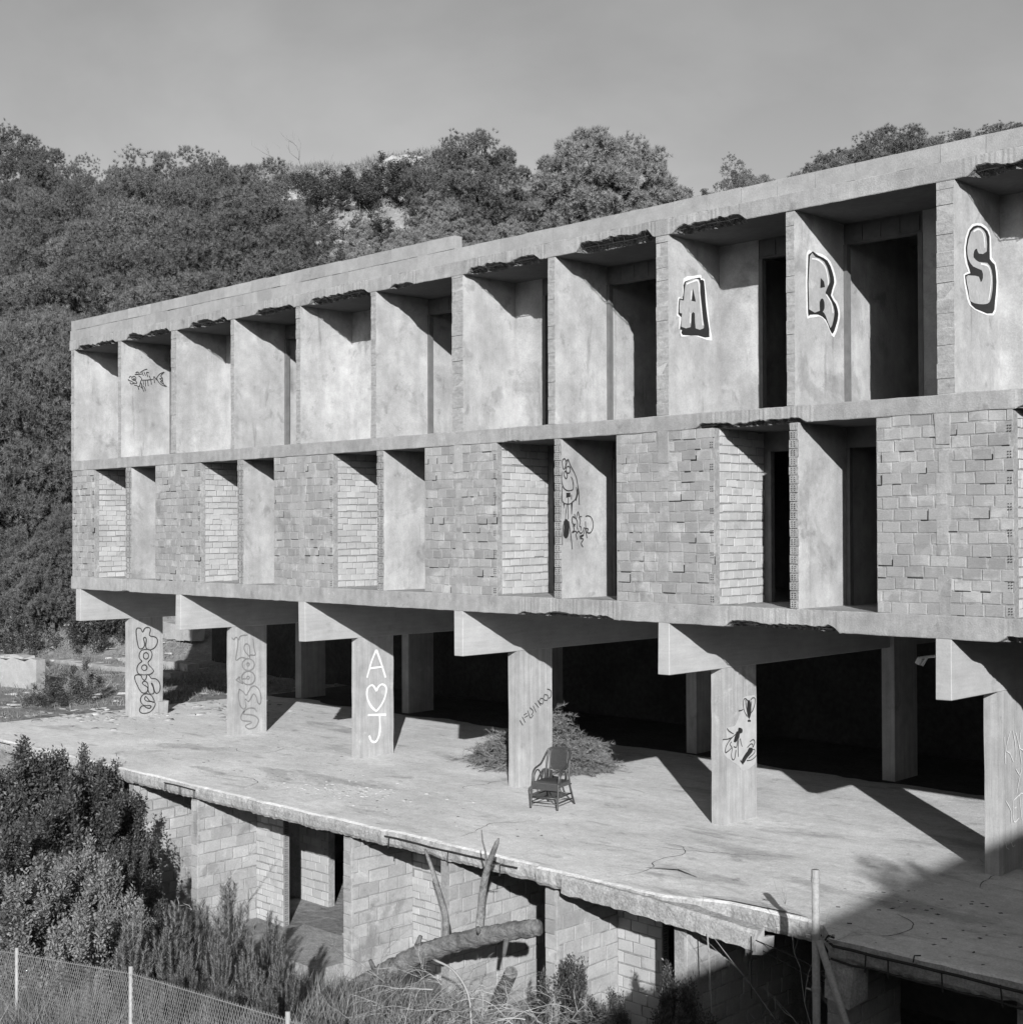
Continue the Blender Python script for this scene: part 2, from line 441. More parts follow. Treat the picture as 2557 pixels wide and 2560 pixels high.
# ---- upper storey: plastered fins, party walls, rear walls with door openings
for (a, b) in PARTY:
    m = MB(); m.box(a, b, .014, 6.0, Z1T - .004, Z2B + .004)
    o = m.build('party_wall', M['plaster'], bld)
    f = MB(); 
    rr = random.Random(int(a * 100))
    z = Z1T + .004
    while z < Z2B - .02:                                       # rough masonry showing at the end of the wall
        h = min(.20 + rr.uniform(-.02, .03), Z2B - z)
        f.box(a + rr.uniform(-.004, .004), b - .012 + rr.uniform(-.004, .004), .006 + rr.uniform(-.006, .008), .03, z + .004, z + h - .006, .003); z += h
    f.build('wall_end', M['fin'], o)
for (a, b) in MID:
    m = MB(); m.box(a, b, .018, 6.0, Z1T - .004, Z2B + .004)
    o = m.build('fin_wall', M['plaster'], bld)
    f = MB(); rr = random.Random(int(a * 100)); z = Z1T + .004
    while z < Z2B - .02:
        h = min(.22 + rr.uniform(-.03, .06), Z2B - z)
        f.box(a + rr.uniform(-.003, .003), b - .01 + rr.uniform(-.003, .003), .010 + rr.uniform(-.005, .006), .03, z + .003, z + h - .004, .003); z += h
    f.build('wall_end', M['fin'], o)
ZL = 8.87
for i in range(7):
    pr, ml, mr, pl = PARTY[i][1], MID[i][0], MID[i][1], PARTY[i + 1][0]
    da = ml - 1.35
    db = mr + 1.26
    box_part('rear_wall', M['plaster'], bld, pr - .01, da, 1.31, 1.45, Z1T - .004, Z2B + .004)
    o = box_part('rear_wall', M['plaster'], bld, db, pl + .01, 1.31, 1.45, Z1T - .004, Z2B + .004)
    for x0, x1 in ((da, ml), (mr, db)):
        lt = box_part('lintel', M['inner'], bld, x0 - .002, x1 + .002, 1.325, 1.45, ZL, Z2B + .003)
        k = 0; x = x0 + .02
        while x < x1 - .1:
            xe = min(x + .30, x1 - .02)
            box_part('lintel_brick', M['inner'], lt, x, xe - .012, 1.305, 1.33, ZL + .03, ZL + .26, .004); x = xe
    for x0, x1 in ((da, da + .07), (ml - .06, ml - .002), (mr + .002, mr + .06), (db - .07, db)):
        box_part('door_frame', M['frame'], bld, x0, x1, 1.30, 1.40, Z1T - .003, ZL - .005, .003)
# ---- lower storey fins and rear wall
for (a, b) in LFIN:
    m = MB(); m.box(a, b, .03, 6.0, Z0T - .004, Z1B + .004)
    o = m.build('fin_wall', M['plaster'], bld)
    f = MB(); rr = random.Random(int(a * 77)); z = Z0T + .002; t = 0
    while z < Z1B - .02:
        h = min(.125, Z1B - z); dd = rr.uniform(-.012, .012)
        f.box(a - .004 + rr.uniform(-.008, .004), b + rr.uniform(-.014, .002), .008 + dd * .5, .035, z + .006, z + h - .004, .004); z += h; t += 1
    f.build('wall_end', M['mortar'], o)
    hl = MB(); z = Z0T + .03
    while z < Z1B - .08:                                       # open cores of the hollow bricks
        for xx in (a + .03, b - .055):
            for zz in (0, .03, .06):
                hl.box(xx, xx + .012, -.003, .01, z + zz, z + zz + .012)
        z += .125
    hl.build('brick_core', M['hole'], o)['kind'] = 'stuff'
ZL0 = 5.88
for i in range(7):
    pr, fl, fr, pl = PANEL[i][1], LFIN[i][0], LFIN[i][1], PANEL[i + 1][0]
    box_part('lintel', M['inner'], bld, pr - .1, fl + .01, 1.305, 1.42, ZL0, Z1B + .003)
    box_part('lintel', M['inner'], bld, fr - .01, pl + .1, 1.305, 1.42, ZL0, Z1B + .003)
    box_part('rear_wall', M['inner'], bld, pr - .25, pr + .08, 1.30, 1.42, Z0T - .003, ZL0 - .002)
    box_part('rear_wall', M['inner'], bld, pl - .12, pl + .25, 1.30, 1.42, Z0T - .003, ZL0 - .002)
    for x0 in (pr + .082, fl - .07, fr + .012, pl - .19):
        box_part('door_frame', M['frame'], bld, x0, x0 + .06, 1.27, 1.36, Z0T - .003, ZL0 - .004, .003)
# rooms behind
for z0, z1 in ((Z0T, Z1B), (Z1T, Z2B)):
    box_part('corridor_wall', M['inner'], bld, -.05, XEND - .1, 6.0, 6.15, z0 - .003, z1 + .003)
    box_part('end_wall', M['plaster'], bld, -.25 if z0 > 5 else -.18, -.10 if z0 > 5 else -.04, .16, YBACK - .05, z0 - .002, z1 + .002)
    box_part('end_wall', M['plaster'], bld, XEND - .1, XEND - .015, .16, YBACK - .05, z0 - .002, z1 + .002)
    box_part('back_wall', M['plaster'], bld, -.2, XEND - .02, YBACK - .22, YBACK - .04, z0 - .004, z1 + .004)

# ---- brick panels: bricks of their own where they show largest, joined courses elsewhere
BR = []
for k in range(6):
    rr = random.Random(k + 5)
    jit = lambda s=.02: rr.uniform(-s, s)
    # unit brick, front at y=0, chamfered face
    V = [(0 + jit(), 0 + jit(.06), 0 + jit(.05)), (1 + jit(), 0 + jit(.06), 0 + jit(.05)), (1 + jit(), 0 + jit(.06), 1 + jit(.05)), (0 + jit(), 0 + jit(.06), 1 + jit(.05))]
    c = .03
    Fr = [(V[0][0] + c, V[0][1] - .10, V[0][2] + c * 1.5), (V[1][0] - c, V[1][1] - .10, V[1][2] + c * 1.5), (V[2][0] - c, V[2][1] - .10, V[2][2] - c * 1.5), (V[3][0] + c, V[3][1] - .10, V[3][2] - c * 1.5)]
    Bk = [(p[0], 1.0, p[2]) for p in V]
    VV = Fr + V + Bk
    FF = [(0, 1, 2, 3)] + [(4 + q, 4 + (q + 1) % 4, (q + 1) % 4, q) for q in range(4)] + [(8 + q, 8 + (q + 1) % 4, 4 + (q + 1) % 4, 4 + q) for q in range(4)] + [(11, 10, 9, 8)]
    BR.append((VV, FF))
def brick_mesh(name, mat):
    out = []
    for VV, FF in BR:
        me = bpy.data.meshes.new(name); me.from_pydata(VV, [], FF); me.materials.append(mat); me.update(); out.append(me)
    return out
BRM = brick_mesh('brick', M['brick'])
PBM = brick_mesh('brick', M['palebrick'])
BLM = brick_mesh('concrete_block', M['block'])

def courses(L, H, bl, bh, seed, joint=.014, keep=1.0):
    """running bond inside a panel L x H: list of (u0, u1, v0, v1)"""
    rr = random.Random(seed); out = []
    n = max(1, round(H / bh)); hh = H / n
    for r in range(n):
        u = -(bl * .5 if r % 2 else 0) - rr.uniform(0, .06)
        while u < L:
            w = bl * rr.uniform(.88, 1.1)
            a, b = max(u, 0), min(u + w, L)
            if b - a > .05 and rr.random() < keep:
                jv = rr.uniform(-.006, .006) + .012 * math.sin(u * 1.7 + r * .9 + seed)
                out.append((a + joint * rr.uniform(.25, .7), b - joint * rr.uniform(.25, .7), r * hh + joint * rr.uniform(.2, .8) + jv, (r + 1) * hh - joint * rr.uniform(.2, .6) + jv))
            u += w
    return out
def lay(parent, rects, mode, org, meshes, mat_row, singles, depth=.05, seed=0, name='brick', rowname='brick_courses', cracks=0.0):
    """mode 'x': wall along +X facing -Y at org; mode 'y': wall along +Y facing +X at org"""
    rr = random.Random(seed)
    V = []; F = []; gap = MB()
    for (a, b, c, d) in rects:
        if rr.random() < cracks:                                # open joint: mortar fallen out beside a brick
            g = rr.uniform(.006, .016); l = (b - a) * rr.uniform(.25, 1)
            gap.box(org[0] + b - l, org[0] + b, org[1] - .0045, org[1] + .01, org[2] + c - g, org[2] + c + .002, .0015)
            if rr.random() < .5: gap.box(org[0] + b - .004, org[0] + b + g, org[1] - .0045, org[1] + .01, org[2] + c - g, org[2] + d - (d - c) * rr.uniform(.1, .6), .0015)
        k = rr.randrange(6); off = rr.uniform(-.004, .0035)
        w, h = b - a, d - c
        if mode == 'x':
            mat = Matrix(((w, 0, 0, org[0] + a), (0, depth, 0, org[1] + off), (0, 0, h, org[2] + c), (0, 0, 0, 1)))
        else:
            mat = Matrix(((0, -depth, 0, org[0] + off), (w, 0, 0, org[1] + a), (0, 0, h, org[2] + c), (0, 0, 0, 1)))
        if singles:
            o = link(name, meshes[k], parent); o.matrix_local = mat
        else:
            n = len(V); V += [tuple(mat @ Vector(p)) for p in BR[k][0]]; F += [tuple(i + n for i in f) for f in BR[k][1]]
    if gap.v: gap.build('open_joint', M['gap'], parent)['kind'] = 'stuff'
    if V:
        me = bpy.data.meshes.new(rowname); me.from_pydata(V, [], F); me.materials.append(mat_row); me.update()
        o = link(rowname, me, parent); o['kind'] = 'stuff'

HP = Z1B - Z0T
for i, (a, b) in enumerate(PANEL):
    pm = box_part('brick_panel', M['mortar'], bld, a, b, .022, .14, Z0T - .003, Z1B + .003)
    lay(pm, courses(b - a, HP, .265, .153, 100 + i, joint=.014), 'x', (a, .0205, Z0T), BRM, M['brick_row'], i in (4, 5), seed=i, cracks=.22)
    # hollow ends of alternate courses at the corner
    hl = MB(); z = Z0T + .045
    while z < Z1B - .12:
        for xx in (b - .075, b - .04):
            for zz in (0, .035, .07):
                hl.box(xx, xx + .014, .005, .02, z + zz, z + zz + .014)
        z += .326
    hl.build('brick_core', M['hole'], pm)['kind'] = 'stuff'
    # plastered column strip at the head of the panel
    if 0 < i < 7:
        st = MB(); rr = random.Random(i)
        zz = Z1B; st_v = []
        st.box(i * B + .02, i * B + .22, .002, .03, Z1B - .42 + rr.uniform(-.1, .1), Z1B + .002, .012)
        z_ = Z0T
        while z_ < Z1B - .55:                                   # thin worn plaster over the column behind the bricks
            h_ = rr.uniform(.12, .3)
            if rr.random() < .8: box_part('plaster_strip', M['fascia'], pm, i * B + rr.uniform(.02, .06), i * B + rr.uniform(.17, .23), .0105, .03, z_, z_ + h_ - .004, .006)
            z_ += h_
        st.build('plaster_strip', M['fascia'], pm)
    # return walls at both ends of the panel
    if i < 7:
        rw = box_part('return_wall', M['mortar_dark'], bld, b - .14, b - .012, .14, 1.31, Z0T - .003, Z1B + .003)
        lay(rw, courses(1.16, HP, .245, .1242, 200 + i, joint=.015), 'y', (b - .006, .14, Z0T), PBM, M['palebrick_row'], i == 4 , seed=50 + i)
    if i > 0:
        box_part('return_wall', M['inner'], bld, a + .012, a + .13, .14, 1.31, Z0T - .003, Z1B + .003)

# ---- parapet of concrete blocks: two courses at the far half, one at the near half
def parapet(x0, x1, z, bl, seed, start=0.0):
    rr = random.Random(seed); x = x0 - start
    while x < x1 - .05:
        a, b = max(x, x0), min(x + bl, x1)
        if b - a > .06:
            box_part('parapet_block', M['parapet'], bld, a + .003, b - .003, .025 + rr.uniform(-.006, .006), .215, z + .003, z + .236 + rr.uniform(-.004, .004), .004)
        x += bl
parapet(-.33, 13.66, Z2T, .50, 1)
parapet(-.30, 13.66, Z2T + .24, .50, 2, .25)
parapet(13.66, XEND, Z2T, .62, 3, .1)
box_part('parapet_core', M['mortar'], bld, -.28, 13.6, .05, .19, Z2T - .002, Z2T + .45)
box_part('parapet_core', M['mortar'], bld, 13.6, XEND - .05, .05, .19, Z2T - .002, Z2T + .22)
# junk pipe hanging below a beam
m = MB(); m.tube([(22.4, 1.1, 2.95), (22.15, 1.05, 2.93), (22.0, 1.0, 2.90)], .02, 6); m.tube([(22.02, 1.0, 2.9), (21.98, .99, 2.82)], .045, 7)
m.tube([(22.10, 1.02, 2.91), (22.04, 1.0, 2.80)], .02, 5)
m.build('pipe_stub', M['white_thing'], bld)
# ------------------------------------------------------------------ terrace over the basement
ter = empty('concrete_terrace', (0, 0, 0))
tag(ter, 'cracked concrete terrace slab over block-walled basement rooms below the building', 'terrace')
def local(o):
    return o
TX = []
x = -1.2
while x < 33: TX.append(x); x += .055
def edge(x):
    e = -2.58 + .05 * mnoise.noise((x * .9, 3, 0)) + .03 * mnoise.noise((x * 3, 1, 0)) + .008 * mnoise.noise((x * 11, 1, 0))
    if 14.75 < x < 18.05: e += .05
    if 18.05 < x < 18.7: e -= .03
    if 20.3 < x <= 22.45: e += .34 * min(1, (x - 20.3) / .8)
    if 22.45 < x < 22.75: e += .34 * (1 - (x - 22.45) / .3)
    if x >= 22.75: e -= .06
    return e
V = []; F = []; mi = []
rr = random.Random(4)
K = 9
for x in TX:
    e = edge(x)
    q = lambda s: rr.uniform(-s, s)
    ch = .05 + .05 * max(0, mnoise.noise((x * 1.3, 8, 2)))
    zt = .010 * mnoise.noise((x * .8, 2, 2))
    th = .25 + .03 * mnoise.noise((x * 2.5, 5, 5)) + .015 * mnoise.noise((x * 12, 5, 5))
    V += [(x, 12.2, 0), (x, 0.0, 0), (x, e + .45, zt * .3), (x, e + ch + .02, zt - .002), (x, e + ch * .35 + q(.003), -.022 + q(.003)), (x, e + q(.004), -.09 + q(.004)), (x, e + .01 + q(.004), -th + .05 + q(.006)), (x, e + .04 + q(.006), -th + q(.008)), (x, 12.2, -.28)]
for i in range(len(TX) - 1):
    a, b = i * K, (i + 1) * K
    for j in range(K - 1):
        F.append((a + j, b + j, b + j + 1, a + j + 1)); mi.append(0 if j < 4 else (1 if j < 7 else 2))
F.append(tuple(range(K))); mi.append(1); F.append(tuple(reversed(range(len(V) - K, len(V))))); mi.append(1)
me = bpy.data.meshes.new('terrace_slab'); me.from_pydata([(p[0], p[1], p[2]) for p in V], [], F)
M['edge'] = gray('broken_slab_edge', 0.33, [(1.2, .18, 3), (8, .25, 6), (35, .3, 5)], bump=(25, .02), spots=[(2.3, .60, .75), (5, .66, 1.3)])
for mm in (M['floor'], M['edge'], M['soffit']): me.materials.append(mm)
me.polygons.foreach_set('material_index', np.array(mi, dtype=np.int32)); me.update()
slab_o = local(link('terrace_slab', me, ter))

# cracked edge beam hanging off the slab
m = MB(); V = []; F = []
nx_ = 44
for i in range(nx_ + 1):
    t = i / nx_; x = 18.62 + t * 3.16
    sag = -.02 - .10 * t * t + .008 * mnoise.noise((x * 3, 9, 0))
    y0 = -2.64 - .02 * t + .012 * mnoise.noise((x * 5, 4, 0)); y1 = (-2.30 if x < 20.4 else -2.30 - .15 * min(1, (x - 20.4) / .5)) + .025 * mnoise.noise((x * 7, 3, 3))
    q = lambda s: rr.uniform(-s, s)
    V += [(x, y1, sag - .01 + q(.006)), (x, y0 + .03, sag - .012 + q(.004)), (x, y0, sag - .05), (x + q(.01), y0 + .005, sag - .26 + q(.012)), (x, y0 + .10, sag - .30 + q(.01)), (x, y1, sag - .28)]
for i in range(nx_):
    a, b = i * 6, i * 6 + 6
    for j in range(6): F.append((a + j, b + j, b + (j + 1) % 6, a + (j + 1) % 6))
F.append((0, 1, 2, 3, 4, 5)); F.append(tuple(nx_ * 6 + k for k in (5, 4, 3, 2, 1, 0)))
m.add(V, F)
local(m.build('edge_beam', M['edge'], ter))
m = MB(); m.box(21.76, 21.84, -2.62, -2.34, -.40, -.24, .03); m.box(21.755, 21.80, -2.63, -2.45, -.24, -.13, .02)
local(m.build('broken_end', M['rubble'], ter))
m = MB(); m.box(22.75, 23.15, -2.7, -2.4, -.7, -.24, .05)
local(m.build('broken_end', M['edge'], ter))
# loose screed flap and crack in the floor near the edge
m = MB()
m.add([(19.25, -1.62, .012), (19.75, -1.50, .05), (20.1, -1.55, .014), (19.9, -1.30, .012), (19.45, -1.36, .012)], [(0, 1, 4), (1, 2, 3), (1, 3, 4)])
m.add([(20.6, -2.26, .004), (21.2, -2.24, .035), (21.9, -2.22, .045), (22.2, -2.16, .02), (21.9, -1.95, .004), (21.0, -2.0, .004)], [(0, 1, 5), (1, 2, 4, 5), (2, 3, 4)])
local(m.build('lifted_screed', M['floor'], ter))
# exposed reinforcement along the edge
class RB:
    def tube(self, p, r, n):
        q = MB(); q.tube(p, r, n); q.build('rebar', M['rebar'], slab_o)
m = RB()
def bar(x0, x1, y, z, r=.011, w=.01, rise=0):
    n = max(3, int((x1 - x0) / .25)); m.tube([(x0 + (x1 - x0) * i / n, y + rr.uniform(-w, w), z + rise * i / n + rr.uniform(-w, w)) for i in range(n + 1)], r, 5)
bar(14.85, 17.75, -2.60, -.075); bar(8.45, 9.5, -2.63, -.06, .010); bar(1.2, 2.0, -2.62, -.05)
for x in (14.95, 16.3, 17.4): m.tube([(x, -2.60, -.07), (x + .01, -2.62, -.25)], .008, 4)
for x in (8.5, 9.0, 9.48): m.tube([(x, -2.64, -.05), (x, -2.64, -.2)], .007, 4)
bar(22.92, 26.5, -2.78, -.035, .018, .012); bar(22.85, 25.5, -2.70, -.23, .014, .012)
for x in (23.35, 23.62, 24.25, 24.9, 25.6): m.tube([(x, -2.79, -.02), (x + rr.uniform(-.02, .02), -2.78, -.25)], .009, 4)
m.tube([(22.92, -2.78, -.035), (22.84, -2.8, .02), (22.88, -2.8, .07), (22.95, -2.79, .06)], .015, 5)
m.tube([(22.72, -2.76, -.05), (22.66, -2.8, .0), (22.70, -2.82, .05), (22.8, -2.82, .06)], .013, 5)
m.tube([(22.85, -2.72, -.23), (22.78, -2.76, -.17), (22.72, -2.78, -.2)], .013, 5); m.tube([(22.82, -2.72, -.33), (22.76, -2.76, -.38), (22.82, -2.78, -.43)], .012, 5)
m.tube([(22.62, -2.70, -.38), (22.66, -2.74, -.43), (22.60, -2.76, -.47)], .012, 5)
m.tube([(23.9, -2.75, -.02), (23.92, -2.76, .06), (24.0, -2.77, .08)], .008, 4)
m.tube([(21.74, -2.67, -.2), (21.74, -2.67, -.95)], .006, 4); m.tube([(21.76, -2.64, -.24), (22.3, -2.60, -.34), (22.9, -2.55, -.5)], .006, 4); m.tube([(21.76, -2.60, -.34), (22.3, -2.55, -.5), (22.8, -2.5, -.62)], .005, 4)
m = MB(); m.tube([(21.1, -2.68, -.3), (21.14, -2.70, -.6), (21.18, -2.71, -1.2), (21.18, -2.71, -2.4)], .009, 4)
local(m.build('hanging_cable', M['galv'], ter))

# basement cross walls of concrete blocks: core + blocks
ZBF, ZBT = -2.80, -.262
PIER = [4.5, 9.04, 13.58, 18.10, 22.62, 27.2, 31.4]
for i, x in enumerate(PIER):
    c = local(box_part('pier', M['mortar'], ter, x, x + .215, -2.40, -1.1, ZBF, ZBT))
    if 1 <= i <= 4:
        lay(c, courses(1.32, ZBT - ZBF, .40, .205, 300 + i, joint=.016), 'y', (x + .222, -2.42, ZBF), BLM, M['block'], True, seed=70 + i, name='concrete_block', rowname='block_courses', depth=.04)
        lay(c, [(0.0, .225, r * .205 + .006, r * .205 + .198) for r in range(12)], 'x', (x, -2.405, ZBF), BLM, M['block'], True, seed=170 + i, name='concrete_block', depth=.04)
HALF = [(6.77, 3.0), (11.6, 3.0), (15.93, 3.0), (20.37, 3.0), (24.9, 3.0), (29.4, 3)]
for i, (x, yb) in enumerate(HALF):
    if i == 1: continue
    c = local(box_part('partition', M['mortar'], ter, x, x + .19, -2.40, yb, ZBF, ZBT))
    if i in (0, 2, 3):
        lay(c, courses(2.4 if i else 2.9, ZBT - ZBF, .33, .205, 400 + i, joint=.02), 'y', (x + .196, -2.41, ZBF), BLM, M['block'], True, seed=80 + i, name='concrete_block', depth=.04)
PALE = [(4.72, 6.78), (9.26, 10.13), (13.80, 15.94), (18.32, 19.15)]
for i, (a, b) in enumerate(PALE):
    c = local(box_part('front_wall', M['mortar_dark'], ter, a - .02, b, -1.1, -.97, ZBF, ZBT))
    bl, bh = ((.245, .125) if i != 3 else (.30, .165))
    lay(c, courses(b - a, ZBT - ZBF, bl, bh, 500 + i, joint=.016), 'x', (a, -1.105, ZBF), PBM, M['palebrick_row'], i == 3, seed=90 + i)
    hl = MB(); z = ZBF + .03
    while z < ZBT - .1:
        for yy in (-1.07, -1.03):
            for zz in (0, .035, .07): hl.box(b - .005, b + .004, yy, yy + .02, z + zz, z + zz + .018)
        z += .125
    hl.build('brick_core', M['hole'], c)['kind'] = 'stuff'
# inner wall seen through the opening by the second pier
c = local(box_part('inner_wall', M['mortar'], ter, 8.0, 9.70, .30, .44, ZBF, ZBT))
lay(c, courses(.95, ZBT - ZBF, .30, .165, 600, joint=.014), 'x', (8.74, .295, ZBF), PBM, M['palebrick_row'], False, seed=99)
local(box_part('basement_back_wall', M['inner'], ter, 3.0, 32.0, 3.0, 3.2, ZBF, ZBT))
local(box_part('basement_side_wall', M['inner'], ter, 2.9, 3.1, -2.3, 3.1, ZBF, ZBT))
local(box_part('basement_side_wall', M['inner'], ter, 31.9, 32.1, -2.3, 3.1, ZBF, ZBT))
local(box_part('concrete_step', M['edge'], ter, 11.2, 13.5, -2.9, -1.4, -2.82, -2.42, .04))
# dark sheet that paints deep shade onto the back of the undercroft floor
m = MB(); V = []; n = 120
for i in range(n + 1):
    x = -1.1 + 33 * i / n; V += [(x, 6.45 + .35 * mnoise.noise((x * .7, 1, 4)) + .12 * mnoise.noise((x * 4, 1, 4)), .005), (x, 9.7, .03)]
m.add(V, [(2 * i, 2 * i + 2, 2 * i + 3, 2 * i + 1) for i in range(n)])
M['floor_shade'] = gray('painted_floor_shade', 0.07, [(1.5, .3, 5), (12, .4, 5)], bump=(10, .03))
m.build('floor_shade_sheet', M['floor_shade'], ter)
